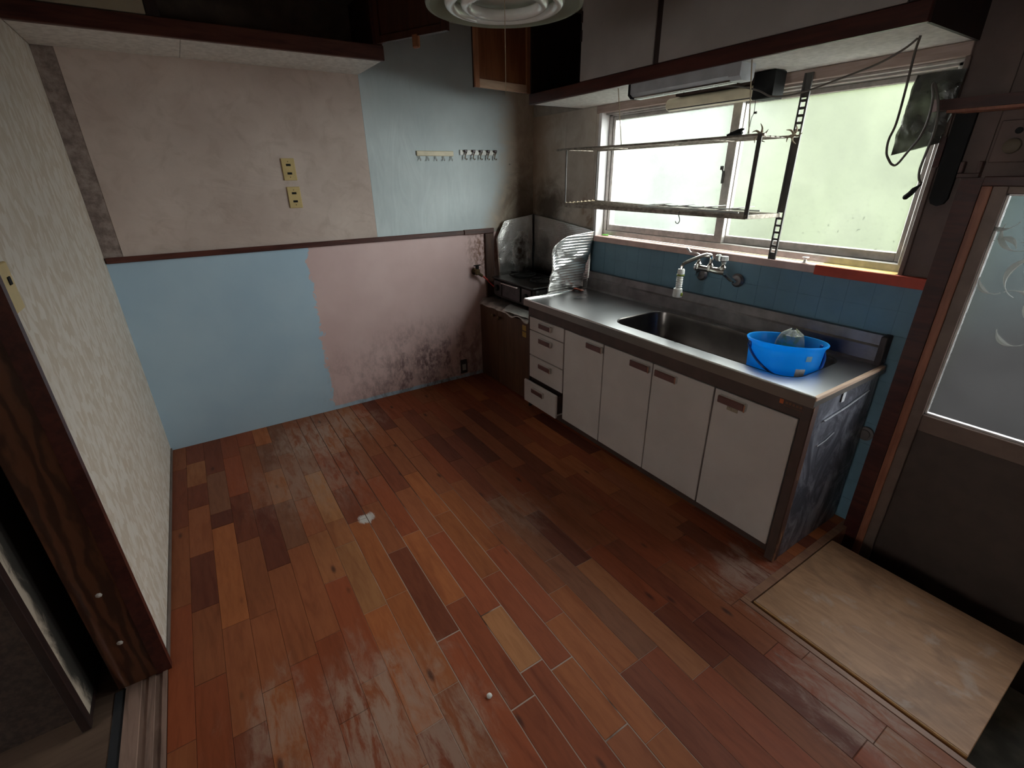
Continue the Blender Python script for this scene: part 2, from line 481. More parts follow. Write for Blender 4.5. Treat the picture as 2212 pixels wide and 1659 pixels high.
M['cable'] = plain('brown_grey_cable', (0.10, 0.085, 0.075), 0.6)
M['tubecover'] = plain('yellowed_lamp_cover', (0.78, 0.70, 0.52), 0.35, var=0.08)
M['lampgrey'] = plain('grey_lamp_housing', (0.46, 0.48, 0.52), 0.4, 0.2, var=0.1)
M['lampwhite'] = plain('white_lamp_diffuser', (0.70, 0.75, 0.72), 0.3, var=0.1)
M['sticker'] = plain('pale_paper_label', (0.62, 0.62, 0.64), 0.6, var=0.1, sc=90)
M['yellowtape'] = plain('yellow_tape', (0.36, 0.22, 0.035), 0.5)
M['emblem'] = plain('orange_emblem_print', (0.42, 0.09, 0.02), 0.5)
M['emblem2'] = plain('bronze_emblem_print', (0.17, 0.085, 0.05), 0.4, 0.4)
M['orangewood'] = wood('orange_brown_plywood', (0.20, 0.062, 0.022), (0.29, 0.10, 0.04), 'Z', 0.4)
M['orangeframe'] = wood('orange_brown_frame_wood', (0.30, 0.12, 0.055), (0.42, 0.18, 0.09), 'Z', 0.45)
M['palewood'] = wood('pale_raw_wood', (0.48, 0.30, 0.20), (0.60, 0.41, 0.29), 'Y', 0.6)
M['darkreddoor'] = wood('dark_red_brown_door', (0.052, 0.017, 0.010), (0.085, 0.030, 0.017), 'Z', 0.4)
M['fusuma'] = plain('cream_fusuma_paper', (0.46, 0.38, 0.31), 0.8, var=0.08)
b = NB('shaded_mouldy_fusuma_paper')
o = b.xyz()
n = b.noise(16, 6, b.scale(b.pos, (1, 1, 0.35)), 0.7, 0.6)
f = b.ss(b.math('ADD', o['X'], b.math('MULTIPLY', b.math('SUBTRACT', n, 0.5), 0.16)), 1.785, 1.735)  # shade beside the post and spiky mould, painted as one dark mask
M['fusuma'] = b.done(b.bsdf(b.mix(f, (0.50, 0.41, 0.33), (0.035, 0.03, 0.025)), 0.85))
b = NB('clear_lamp_rim')
fr = b.n.new('ShaderNodeLayerWeight')
fr.inputs[0].default_value = 0.35
sh = b.mixs(0.42, b.shader('ShaderNodeBsdfTransparent', (0.86, 0.90, 0.84)), b.mixs(0.5, b.shader('ShaderNodeBsdfTranslucent', (0.85, 0.90, 0.78)), b.bsdf((0.66, 0.70, 0.62), 0.2)))
M['lamprim'] = b.done(sh)
M['lampring'] = plain('glossy_white_lamp_ring', (0.86, 0.90, 0.89), 0.16, var=0.05, coat=0.6)
b = NB('dark_translucent_plastic')
n = b.noise(20, 5, None, 0.6, 1.0)
nm = b.bump(n, 0.7, 0.01)
sh = b.mixs(b.ss(b.noise(9, 3), 0.35, 0.65, 0.55, 0.92), b.shader('ShaderNodeBsdfTransparent', (0.45, 0.45, 0.42)), b.bsdf((0.05, 0.048, 0.045), 0.14, 0, nm))
M['bag'] = b.done(sh)
b = NB('cloudy_plastic_bag')
nm = b.bump(b.noise(30, 4, None, 0.6, 1.0), 0.7, 0.008)
n = b.noise(24, 3)
c = b.mix(b.ss(n, 0.5, 0.6), (0.30, 0.32, 0.30), (0.26, 0.28, 0.14))
M['softbag'] = b.done(b.mixs(0.72, b.shader('ShaderNodeBsdfTransparent', (0.8, 0.82, 0.8)), b.bsdf(c, 0.25, 0, nm)))
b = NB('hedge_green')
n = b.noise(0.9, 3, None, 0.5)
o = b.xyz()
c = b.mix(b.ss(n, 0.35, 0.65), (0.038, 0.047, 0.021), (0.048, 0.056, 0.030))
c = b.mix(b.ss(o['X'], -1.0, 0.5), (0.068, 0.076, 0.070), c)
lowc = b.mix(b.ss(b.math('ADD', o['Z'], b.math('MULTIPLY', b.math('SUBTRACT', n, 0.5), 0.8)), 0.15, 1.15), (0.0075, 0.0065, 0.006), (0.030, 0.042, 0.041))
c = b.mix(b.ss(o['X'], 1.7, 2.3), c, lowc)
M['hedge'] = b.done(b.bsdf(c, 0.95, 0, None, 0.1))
M['ground'] = plain('damp_earth', (0.03, 0.027, 0.024), 0.95, var=0.2, sc=3)

# ------------------------------------------------------------------ mesh helpers
def BM():
    return bmesh.new()


def box(bm, x0, x1, y0, y1, z0, z1, bev=0.0, mtx=None):
    a = bmesh.ops.create_cube(bm, size=1.0)['verts']
    sx, sy, sz = abs(x1 - x0), abs(y1 - y0), abs(z1 - z0)
    bmesh.ops.scale(bm, vec=(sx, sy, sz), verts=a)
    bmesh.ops.translate(bm, vec=((x0 + x1) / 2, (y0 + y1) / 2, (z0 + z1) / 2), verts=a)
    if bev > 0:
        bev = min(bev, 0.45 * min(sx, sy, sz))
        es = list({e for v_ in a for e in v_.link_edges})
        r = bmesh.ops.bevel(bm, geom=es, offset=bev, segments=1, affect='EDGES')
        a = list({v_ for f_ in r['faces'] for v_ in f_.verts} | {v_ for v_ in a if v_.is_valid})
    if mtx is not None:
        bmesh.ops.transform(bm, matrix=mtx, verts=a)
    return a


def tube(bm, pts, r, seg=8, caps=True, closed=False):
    pts = [Vector(p) for p in pts]
    n = len(pts)
    rs = r if isinstance(r, (list, tuple)) else [r] * n
    rings = []
    prev = None
    for i, p in enumerate(pts):
        if closed:
            d = pts[(i + 1) % n] - pts[i - 1]
        else:
            d = pts[min(i + 1, n - 1)] - pts[max(i - 1, 0)]
        d.normalize()
        if prev is None:
            a = d.orthogonal().normalized()
        else:
            a = (prev - d * prev.dot(d))
            a = a.normalized() if a.length > 1e-6 else d.orthogonal().normalized()
        prev = a
        c_ = d.cross(a)
        rings.append([bm.verts.new(p + (a * math.cos(2 * math.pi * k / seg) + c_ * math.sin(2 * math.pi * k / seg)) * rs[i]) for k in range(seg)])
    for i in range(n if closed else n - 1):
        A, B = rings[i], rings[(i + 1) % n]
        for k in range(seg):
            bm.faces.new((A[k], A[(k + 1) % seg], B[(k + 1) % seg], B[k]))
    if caps and not closed:
        bm.faces.new(rings[0][::-1])
        bm.faces.new(rings[-1])


def smoothpts(pts, k=6):
    P = [Vector(p) for p in pts]
    P = [P[0]] + P + [P[-1]]
    out = []
    for i in range(1, len(P) - 2):
        for j in range(k):
            t = j / k
            a, b_, c_, d = P[i - 1], P[i], P[i + 1], P[i + 2]
            out.append(0.5 * ((2 * b_) + (-a + c_) * t + (2 * a - 5 * b_ + 4 * c_ - d) * t * t + (-a + 3 * b_ - 3 * c_ + d) * t ** 3))
    out.append(P[-2])
    return out


def lathe(bm, prof, c=(0, 0, 0), seg=24, axis='Z', closed=False):
    rings = []
    for (r, h) in prof:
        ring = []
        for k in range(seg):
            a = 2 * math.pi * k / seg
            x, y = r * math.cos(a), r * math.sin(a)
            p = {'Z': (x, y, h), 'Y': (x, h, y), 'X': (h, x, y)}[axis]
            ring.append(bm.verts.new(Vector(c) + Vector(p)))
        rings.append(ring)
    n = len(rings)
    for i in range(n if closed else n - 1):
        A, B = rings[i], rings[(i + 1) % n]
        for k in range(seg):
            bm.faces.new((A[k], A[(k + 1) % seg], B[(k + 1) % seg], B[k]))
    if not closed:
        if prof[0][0] > 1e-5:
            bm.faces.new(rings[0][::-1])
        if prof[-1][0] > 1e-5:
            bm.faces.new(rings[-1])


def prism(bm, poly, d0, d1, axis='Y'):
    """polygon (u,v) extruded along axis; Y: (x,z)  X: (y,z)  Z: (x,y)"""
    def P(u, v_, d):
        return {'Y': (u, d, v_), 'X': (d, u, v_), 'Z': (u, v_, d)}[axis]
    A = [bm.verts.new(P(u, v_, d0)) for u, v_ in poly]
    B = [bm.verts.new(P(u, v_, d1)) for u, v_ in poly]
    bm.faces.new(A)
    bm.faces.new(B[::-1])
    n = len(poly)
    for i in range(n):
        bm.faces.new((A[i], A[(i + 1) % n], B[(i + 1) % n], B[i]))


def grid(bm, nu, nv, fn):
    V = [[bm.verts.new(fn(i / nu, j / nv)) for j in range(nv + 1)] for i in range(nu + 1)]
    for i in range(nu):
        for j in range(nv):
            bm.faces.new((V[i][j], V[i + 1][j], V[i + 1][j + 1], V[i][j + 1]))
    return V


ORG = {}


def finish(name, bm, mat, loc, smooth=True, recalc=True):
    if recalc:
        bmesh.ops.recalc_face_normals(bm, faces=bm.faces)
    if smooth:
        for f_ in bm.faces:
            f_.smooth = True
        for e in bm.edges:
            if len(e.link_faces) == 2 and e.calc_face_angle(0) > 0.6:
                e.smooth = False
    bmesh.ops.translate(bm, vec=[-x for x in loc], verts=bm.verts)
    me = bpy.data.meshes.new(name)
    bm.to_mesh(me)
    bm.free()
    if isinstance(mat, str):
        mat = M[mat]
    me.materials.append(mat)
    return me


def tag(o, label=None, cat=None, group=None, kind=None):
    if label:
        o['label'] = label
    if cat:
        o['category'] = cat
    if group:
        o['group'] = group
    if kind:
        o['kind'] = kind
    return o


def thing(name, loc, label, cat, group=None):
    o = bpy.data.objects.new(name, None)
    o.empty_display_size = 0.05
    o.location = loc
    COL.objects.link(o)
    ORG[o.name] = Vector(loc)
    return tag(o, label, cat, group)


def part(name, bm, mat, parent, label=None, smooth=True, recalc=True, kind=None):
    L = ORG[parent.name]
    me = finish(name, bm, mat, L, smooth, recalc)
    o = bpy.data.objects.new(name, me)
    COL.objects.link(o)
    o.parent = parent
    ORG[o.name] = L
    if label:
        o['label'] = label
    if kind:
        o['kind'] = kind
    return o


def single(name, bm, mat, label=None, cat=None, group=None, kind=None, smooth=True, loc=None):
    if loc is None:
        xs = [v_.co for v_ in bm.verts]
        loc = (sum(v_.x for v_ in xs) / len(xs), sum(v_.y for v_ in xs) / len(xs), min(v_.z for v_ in xs))
    me = finish(name, bm, mat, loc, smooth)
    o = bpy.data.objects.new(name, me)
    o.location = loc
    COL.objects.link(o)
    ORG[o.name] = Vector(loc)
    return tag(o, label, cat, group, kind)


def struct(name, bm, mat, smooth=False, label=None):
    return single(name, bm, mat, label, None, None, 'structure', smooth, (0, 0, 0))


def bpart(name, parent, mat, x0, x1, y0, y1, z0, z1, bev=0.002, label=None):
    bm = BM()
    box(bm, x0, x1, y0, y1, z0, z1, bev)
    return part(name, bm, mat, parent, label, smooth=False)


def bstruct(name, mat, x0, x1, y0, y1, z0, z1, bev=0.0, label=None):
    bm = BM()
    box(bm, x0, x1, y0, y1, z0, z1, bev)
    return struct(name, bm, mat, label=label)


CH = 2.45
# ================================================================== STRUCTURE
# back wall, x = 0
wb = bstruct('wall_back', 'plaster', -0.12, -0.004, -2.89, 0.12, -0.05, CH)
bpart('wallpaper_sheet', wb, 'beige', -0.004, 0.0, -2.687, -1.2975, 1.178, 2.13, 0, 'beige wallpaper sheet')
bpart('wallpaper_sheet', wb, 'paleblue', -0.004, 0.0, -1.2965, -0.001, 1.178, CH, 0, 'pale blue wallpaper sheet browned by grease')
bpart('wallpaper_sheet', wb, 'strip', -0.004, -0.0015, -2.77, -2.6875, 1.178, 2.13, 0, 'dark mouldy strip')
bpart('painted_board', wb, 'pinkblue', -0.004, 0.0, -2.77, -0.001, -0.004, 1.152, 0, 'lower board painted pale blue on one side and pink on the other')
bm = BM()
box(bm, 0, 0.022, -2.765, -0.646, 1.150, 1.180, 0.003)
struct('trim_1', bm, 'maroony')
bm = BM()
box(bm, 0, 0.024, -0.643, -0.385, 1.148, 1.183, 0.003)
struct('trim_2', bm, 'maroony')
bm = BM()
box(bm, 0, 0.018, -0.462, -0.385, 0.0, 1.147, 0.003)
struct('trim_3', bm, wood('sooty_brown_stud', (0.04, 0.016, 0.011), (0.095, 0.042, 0.028), 'Z', 0.6))

# window wall, y = 0 (window opening x .765-2.545, z 1.17-1.905; door opening from 2.70)
bm = BM()
box(bm, -0.12, 0.762, 0.004, 0.14, -0.05, CH)
box(bm, 0.762, 2.55, 0.004, 0.14, -0.05, 1.13)
box(bm, 0.762, 2.55, 0.004, 0.14, 1.948, CH)
box(bm, 2.55, 2.69, 0.004, 0.14, -0.40, CH)
box(bm, 2.69, 3.62, 0.004, 0.14, 1.515, CH)
box(bm, 3.62, 4.52, 0.004, 0.14, -0.40, CH)
wr_ = struct('wall_right', bm, 'plaster')
bpart('wall_board', wr_, 'board', 0.0, 0.395, -0.003, 0.004, 1.10, 1.948, 0.0012, 'grease-stained cream board')
bpart('wall_board', wr_, 'board', 0.397, 0.700, -0.003, 0.004, 1.10, 1.948, 0.0012, 'grease-stained cream board')
bpart('wall_board', wr_, 'board', 0.702, 0.762, -0.003, 0.004, 1.10, 1.948, 0.0012, 'narrow cream board')
bpart('wall_board', wr_, 'darkboard', 2.556, 2.69, -0.003, 0.004, 1.15, CH, 0.0012, 'dark brown wall board beside the window')
bpart('wall_board', wr_, 'darkboard', 2.691, 4.4, -0.003, 0.004, 1.515, CH, 0.0012, 'dark brown wall board above the door')
# teal tiles below the window
bpart('tile_backing', wr_, 'grout', 0.0, 2.655, -0.0035, 0.004, 0.0, 1.128, 0)
bm = BM()
box(bm, 0, 1, 0, 1, 0, 1)
tm = None
TS = 0.1015
ux0 = 0.757
for i in range(20):
    for j in range(12):
        x0 = ux0 + i * TS
        z1 = 1.127 - j * TS
        x1 = min(x0 + TS - 0.0008, 2.654)
        z0 = max(z1 - TS + 0.0008, 0.0)
        if x1 - x0 < 0.01 or z1 - z0 < 0.01:
            continue
        if z1 < 0.87 and x1 < 2.56:
            continue
        b2 = BM()
        if tm is None:
            box(b2, 0, 1, 0, 1, 0, 1)
            # chamfer the room-side face
            for v_ in b2.verts:
                if v_.co.y < 0.5:
                    v_.co.x = 0.006 + v_.co.x * 0.988
                    v_.co.z = 0.006 + v_.co.z * 0.988
            tm = finish('tile', b2, 'tile', (0, 0, 0), smooth=False)
        t_ = bpy.data.objects.new('tile', tm)
        COL.objects.link(t_)
        t_.parent = wr_
        t_.location = (x0, -0.0045 - random.random() * 0.0003, z0)
        t_.scale = (x1 - x0, 0.0026, z1 - z0)

# left wall, y = -2.77 (ends at the post), beam above the opening
bm = BM()
box(bm, -0.12, 1.70, -2.89, -2.772, -0.05, CH)
box(bm, 1.70, 4.52, -2.89, -2.772, 1.86, CH)
wl = struct('wall_left', bm, 'plaster')
bpart('wallpaper_sheet', wl, 'wallpaper', 0.0, 1.702, -2.772, -2.77, 0.0, 2.13, 0, 'mottled cream wallpaper')
bm = BM()
box(bm, 0.012, 1.70, -2.77, -2.762, 0.0, 0.022, 0.002)
struct('baseboard_left', bm, plain('grey_worn_skirting', (0.14, 0.105, 0.09), 0.6))
bm = BM()
box(bm, 1.702, 1.725, -2.905, -2.771, 0.0, 1.86, 0.002)
struct('trim_4', bm, 'post')
bm = BM()
prism(bm, [(1.700, -2.7705), (1.700, -2.757), (1.727, -2.757), (1.729, -2.797), (1.7255, -2.797), (1.7255, -2.7705)], 0.0, 1.86, 'Z')
struct('trim_5', bm, 'maroon')
# ceiling and unseen shell of the house
bstruct('ceiling', 'ceil', -0.12, 4.9, -6.0, 0.14, CH, CH + 0.08)
bstruct('wall_front', 'plaster', 4.4, 4.52, -2.89, 0.0, -0.4, CH)
bm = BM()
box(bm, 1.66, 1.76, -5.85, -3.0, -0.05, CH)
box(bm, 0.80, 1.66, -3.10, -3.0, -0.05, CH)
box(bm, 0.80, 0.895, -3.0, -2.89, -0.05, CH)
struct('wall_adjacent', bm, 'sand')
bm = BM()
box(bm, 1.76, 2.55, -5.95, -5.85, -0.05, CH)
box(bm, 3.85, 4.9, -5.95, -5.85, -0.05, CH)
box(bm, 2.55, 3.85, -5.95, -5.85, -0.05, 0.85)
box(bm, 2.55, 3.85, -5.95, -5.85, 1.95, CH)
struct('wall_far', bm, 'plaster')
bstruct('window_2', 'lace', 2.55, 3.85, -5.905, -5.90, 0.85, 1.95)
bm = BM()
box(bm, 4.8, 4.9, -5.95, -2.79, -0.05, CH)
box(bm, 4.4, 4.8, -2.89, -2.79, -0.05, CH)
struct('wall_side', bm, 'plaster')

# ------------------------------------------------------------------ floor with planks
bm = BM()
box(bm, 0.0, 2.64, -2.77, 0.0, -0.06, -0.0013)
box(bm, 2.64, 4.4, -2.77, -0.86, -0.06, -0.0013)
fl = struct('floor', bm, 'joint')
PAL = {'red': (0.280, 0.070, 0.028), 'brown': (0.285, 0.088, 0.036), 'orange': (0.355, 0.110, 0.038), 'dark': (0.150, 0.040, 0.021),
       'tan': (0.335, 0.122, 0.050), 'straw': (0.390, 0.165, 0.068), 'grey': (0.245, 0.095, 0.050), 'deep': (0.205, 0.055, 0.026)}
ANCH = {-4: [(0.0, .25, 'deep'), (.25, .52, 'tan'), (.52, .75, 'deep'), (.75, 1.15, 'brown'), (1.15, 1.50, 'dark'), (1.5, 1.85, 'brown')],
        -3: [(0, .44, 'deep'), (.44, .86, 'grey'), (.86, .985, 'dark'), (.985, 1.65, 'orange'), (1.65, 2.1, 'brown')],
        -2: [(0, .30, 'red'), (.30, .75, 'red'), (.75, 1.165, 'deep'), (1.165, 1.66, 'brown'), (1.66, 2.0, 'brown')],
        -1: [(0, .20, 'red'), (.20, .94, 'brown'), (.94, 1.43, 'dark'), (1.43, 1.95, 'brown')],
        0: [(0, .25, 'orange'), (.25, .60, 'grey'), (.60, .95, 'tan'), (.95, 1.34, 'grey'), (1.34, 1.9, 'brown')],
        1: [(0, .45, 'grey'), (.45, .98, 'grey'), (.98, 1.30, 'brown'), (1.30, 1.64, 'tan'), (1.64, 2.15, 'red')],
        2: [(0, .40, 'brown'), (.40, .76, 'grey'), (.76, 1.255, 'straw'), (1.255, 1.45, 'tan'), (1.45, 1.88, 'straw'), (1.88, 2.4, 'orange')],
        3: [(0.0, .5, 'brown'), (.5, 1.0, 'red'), (1.0, 1.32, 'deep'), (1.32, 1.86, 'orange'), (1.86, 2.32, 'orange'), (2.32, 2.8, 'brown')],
        4: [(.2, .62, 'orange'), (.62, 1.22, 'red'), (1.22, 1.62, 'brown'), (1.62, 2.145, 'deep'), (2.145, 2.72, 'red')],
        5: [(1.0, 1.55, 'red'), (1.55, 2.02, 'orange'), (2.02, 2.497, 'red'), (2.497, 3.0, 'red')],
        6: [(1.2, 1.62, 'brown'), (1.62, 2.137, 'red'), (2.137, 2.413, 'straw'), (2.413, 2.95, 'red')],
        7: [(1.5, 1.98, 'orange'), (1.98, 2.46, 'red'), (2.46, 2.73, 'orange'), (2.73, 3.3, 'brown')],
        8: [(1.35, 1.85, 'orange'), (1.85, 2.30, 'red'), (2.30, 2.8, 'orange')],
        9: [(1.3, 1.72, 'brown'), (1.72, 2.2, 'brown'), (2.2, 2.6, 'orange'), (2.6, 3.1, 'deep')],
        10: [(1.1, 1.55, 'deep'), (1.55, 2.05, 'grey'), (2.05, 2.6, 'grey'), (2.6, 3.2, 'red')],
        11: [(1.25, 1.75, 'brown'), (1.75, 2.147, 'dark'), (2.147, 2.75, 'tan'), (2.75, 3.2, 'red')],
        12: [(1.6, 2.1, 'brown'), (2.1, 2.495, 'red'), (2.495, 2.763, 'deep'), (2.763, 3.3, 'brown')]}
pm = None
b2 = BM()
box(b2, 0, 1, 0, 1, 0, 1)
for v_ in b2.verts:
    if v_.co.z > 0.5:
        v_.co.x = 0.003 + v_.co.x * 0.994
        v_.co.y = 0.011 + v_.co.y * 0.978
pm = finish('plank', b2, 'plank', (0, 0, 0), smooth=False)
rp = random.Random(11)
WIDE = {(5, 2.497), (4, 2.145), (7, 2.46), (6, 2.137)}
nplank = 0
for k in range(-5, 25):
    y0 = max(-2.32 + 0.0935 * k, -2.769)
    y1 = min(-2.32 + 0.0935 * (k + 1), -0.004)
    if y1 - y0 < 0.01:
        continue
    xmax = 3.66 if y0 < -0.88 else 2.64
    segs = list(ANCH.get(k, []))
    if segs:
        x = segs[0][0]
        while x > 0.001:
            L = min(x, rp.choice((0.36, 0.42, 0.48, 0.55)))
            if x - L < 0.12:
                L = x
            segs.insert(0, (x - L, x, rp.choices(('red', 'brown', 'orange', 'deep', 'dark', 'tan'), (4, 4, 2, 3, 1, 0.7))[0]))
            x -= L
        x = segs[-1][1]
    else:
        x = 0.0
        if k % 2:
            segs.append((0, 0.2 + rp.random() * 0.2, 'brown'))
            x = segs[-1][1]
    while x < xmax - 0.001:
        L = min(xmax - x, rp.choice((0.34, 0.42, 0.48, 0.55, 0.6)))
        if xmax - x - L < 0.12:
            L = xmax - x
        segs.append((x, x + L, rp.choices(('red', 'brown', 'orange', 'deep', 'dark', 'tan'), (4, 4, 1.6, 3, 1.3, 0.6))[0]))
        x += L
    for (a, b_, cn) in segs:
        b_ = min(b_, xmax)
        if k == 15 and a < 2.6 and b_ > 2.66:
            segs.append((2.64, b_, cn))
            b_ = 2.64
        if b_ - a < 0.02 or (y0 > -0.50 and b_ < 2.55):
            continue
        g0 = 0.004 if (k, a) in WIDE else 0.0006
        gy = 0.0016 if k in (3, 4, 5, 6, 7, 8) else 0.0004
        yb = min(y1, -0.8615) if b_ > 2.645 else y1
        t_ = bpy.data.objects.new('plank', pm)
        COL.objects.link(t_)
        t_.parent = fl
        t_.location = (a + g0, y0 + gy, -0.0013)
        t_.scale = (b_ - a - 2 * g0, yb - y0 - 2 * gy, 0.0013 - rp.random() * 0.0003)
        j = 0.88 + 0.24 * rp.random()
        t_.color = tuple(x_ * j for x_ in PAL[cn]) + (1,)
        nplank += 1
print('planks', nplank)
# border boards round the step opening
bpart('border_board', fl, 'border', 2.64, 4.4, -0.86, -0.838, -0.10, 0.001, 0.001)
bpart('border_board', fl, 'border', 2.64, 2.672, -0.838, -0.01, -0.10, 0.001, 0.001)
# threshold and neighbouring room floor
bm = BM()
prism(bm, [(-2.77, -0.05), (-2.77, 0.002), (-2.783, 0.002), (-2.784, -0.003), (-2.803, -0.003), (-2.804, 0.002), (-2.822, 0.002), (-2.823, -0.003),
           (-2.842, -0.003), (-2.843, 0.002), (-2.885, 0.002), (-2.885, -0.05)], 1.69, 4.4, 'X')
struct('trim_6', bm, 'threshold')
bm = BM()
box(bm, 1.726, 4.4, -2.915, -2.886, -0.05, -0.002)
struct('trim_7', bm, 'blackcloth')
bm = BM()
box(bm, 0.80, 4.8, -5.85, -2.9155, -0.05, -0.004)
box(bm, 0.80, 1.7255, -2.9155, -2.89, -0.05, -0.004)
box(bm, 4.4, 4.8, -2.9155, -2.885, -0.05, -0.004)
struct('floor_adjacent', bm, 'tanfloor')
# entrance pit floor
bm = BM()
box(bm, 2.60, 4.4, -0.88, 0.14, -0.40, -0.33)
box(bm, 2.60, 4.4, -0.88, -0.8605, -0.33, -0.06)
box(bm, 2.60, 2.64, -0.86, 0.0, -0.33, -0.06)
struct('floor_entrance', bm, 'concrete')

# ------------------------------------------------------------------ window_1
w1 = struct('window_1', (lambda q: (box(q, 0.762, 2.55, 0.045, 0.125, 1.168, 1.200, 0.002), q)[1])(BM()), 'alu')
bpart('window_frame', w1, 'alu', 0.772, 0.800, 0.045, 0.12, 1.20, 1.905, 0.002)
bpart('window_frame', w1, 'alu', 2.515, 2.55, 0.045, 0.12, 1.20, 1.905, 0.002)
bpart('window_frame', w1, 'alu', 0.772, 2.55, 0.045, 0.12, 1.885, 1.915, 0.002)
bpart('window_head', w1, 'headwood', 0.72, 2.56, -0.02, 0.045, 1.905, 1.947, 0.002)
bpart('window_head', w1, 'alu', 0.766, 2.555, 0.015, 0.045, 1.895, 1.905, 0.001)
bm = BM()
box(bm, 0.745, 0.771, -0.022, 0.12, 1.16, 1.905, 0.002)
part('window_jamb', bm, 'paintwhite', w1, 'white painted left jamb', smooth=False)
bpart('window_jamb', w1, plain('dull_brown_window_jamb', (0.15, 0.10, 0.085), 0.5), 2.545, 2.562, -0.014, 0.12, 1.16, 1.905, 0.002, 'dull brown right jamb')
bpart('window_jamb', w1, 'maroon', 2.548, 2.568, -0.020, -0.015, 1.56, 1.66, 0.001, 'dark red block on the right jamb')


def sash(x0, x1, y0, y1, st0, st1):
    s_ = BM()
    box(s_, x0, x0 + st0, y0, y1, 1.201, 1.884, 0.002)
    box(s_, x1 - st1, x1, y0, y1, 1.201, 1.884, 0.002)
    box(s_, x0 + st0, x1 - st1, y0, y1, 1.201, 1.238, 0.002)
    box(s_, x0 + st0, x1 - st1, y0, y1, 1.862, 1.884, 0.002)
    s = part('sash', s_, 'alu', w1, smooth=False)
    p_ = BM()
    ym = (y0 + y1) / 2
    box(p_, x0 + st0, x1 - st1, ym - 0.002, ym + 0.002, 1.238, 1.862)
    part('pane', p_, 'pane', s, 'frosted glass pane', smooth=False)
    return s


s1_ = sash(0.800, 1.690, 0.052, 0.078, 0.022, 0.05)
s2_ = sash(1.640, 2.515, 0.086, 0.112, 0.05, 0.03)
bm = BM()
box(bm, 1.640, 1.650, 0.040, 0.052, 1.50, 1.56, 0.002)
box(bm, 1.628, 1.645, 0.036, 0.046, 1.565, 1.585, 0.002)
tube(bm, [(1.647, 0.044, 1.55), (1.636, 0.041, 1.575)], 0.004, 6)
part('latch', bm, 'postgrey', s1_)
# sill in two paint colours
bpart('window_sill', w1, 'pinkwood', 0.766, 2.238, -0.032, 0.045, 1.130, 1.167, 0.003, 'pink painted left length of the sill')
bm = BM()
box(bm, 2.2385, 2.684, -0.034, -0.028, 1.126, 1.168, 0.001)
box(bm, 2.545, 2.684, -0.028, 0.003, 1.126, 1.168, 0.001)
sr = part('window_sill', bm, 'redpaint', w1, 'orange-red painted front of the sill', smooth=False)
bpart('window_sill', w1, 'yellowpaint', 2.2385, 2.5445, -0.0275, 0.045, 1.128, 1.1695, 0.001, 'yellow painted top of the sill')

# ------------------------------------------------------------------ door_1
d1 = struct('door_1', (lambda q: (box(q, 2.745, 2.785, -0.045, 0.0, -0.30, 1.50, 0.002), q)[1])(BM()), 'doorframe')
bpart('door_stile', d1, 'doorframe', 3.50, 3.56, -0.045, 0.0, -0.30, 1.50, 0.002)
bpart('door_rail', d1, 'doorframe', 2.785, 3.50, -0.045, 0.0, 1.476, 1.50, 0.002)
bpart('door_rail', d1, 'doorframe', 2.785, 3.50, -0.045, 0.0, 0.575, 0.648, 0.003)
bpart('door_panel', d1, 'doorpanel', 2.785, 3.50, -0.030, -0.01, -0.25, 0.575, 0.001)
bpart('door_rail', d1, 'doorpanel', 2.785, 3.50, -0.045, 0.0, -0.329, -0.22, 0.002)
pn = bpart('door_glass', d1, 'doorpane', 2.793, 3.494, -0.028, -0.022, 0.656, 1.470, 0)
bm = BM()
box(bm, 2.785, 2.793, -0.034, -0.016, 0.648, 1.476, 0.001)
box(bm, 2.785, 3.50, -0.034, -0.016, 0.648, 0.656, 0.001)
box(bm, 2.785, 3.50, -0.034, -0.016, 1.470, 1.476, 0.001)
part('glazing_bead', bm, 'alu', d1, 'bright glazing bead', smooth=False)
bm = BM()
rg_ = random.Random(5)
arcs = [(2.80, 1.42, 0.05, 200, 330), (2.86, 1.36, 0.055, 160, 300), (2.88, 1.27, 0.05, -30, 110), (2.92, 1.21, 0.06, 90, 250), (2.84, 1.20, 0.045, 180, 300),
        (2.97, 1.32, 0.05, 60, 210), (2.99, 1.40, 0.05, 170, 300), (2.90, 1.10, 0.06, 10, 120), (3.00, 1.12, 0.06, 120, 260), (3.07, 1.24, 0.06, 80, 240),
        (3.08, 1.38, 0.05, 180, 320), (3.16, 1.16, 0.06, 40, 180), (3.2, 1.3, 0.06, 150, 300), (3.3, 1.2, 0.06, 30, 170), (2.82, 1.29, 0.04, 20, 140), (2.94, 1.04, 0.05, 190, 310)]
for (ax, az, ar, a0, a1) in arcs:
    pts, rs = [], []
    for i in range(13):
        t = i / 12
        a = math.radians(a0 + (a1 - a0) * t)
        pts.append((ax + ar * math.cos(a), -0.0285, az + ar * 1.15 * math.sin(a)))
        rs.append(0.0012 + 0.0085 * math.sin(math.pi * min(1, t * 1.25) if t < 0.8 else 0.0) ** 2)
    tube(bm, pts, rs, 6)
part('relief', bm, 'emboss', pn, 'moulded leaf-shaped arcs on the glass')
bpart('door_frame', d1, 'maroon', 2.6552, 2.716, -0.055, 0.004, -0.33, 1.525, 0.0, 'dark maroon post beside the tiles')
bpart('door_frame', d1, 'maroon', 2.716, 3.62, -0.055, 0.004, 1.500, 1.530, 0.002, 'dark maroon head of the frame')
bpart('door_frame', d1, 'redjamb', 2.7162, 2.7455, -0.050, 0.0035, -0.33, 1.4998, 0.002, 'red-brown inner jamb, its light put into the colour')
bpart('door_frame', d1, 'maroon', 3.565, 3.62, -0.055, 0.004, -0.33, 1.499, 0.002)

# ------------------------------------------------------------------ outside
bm = BM()


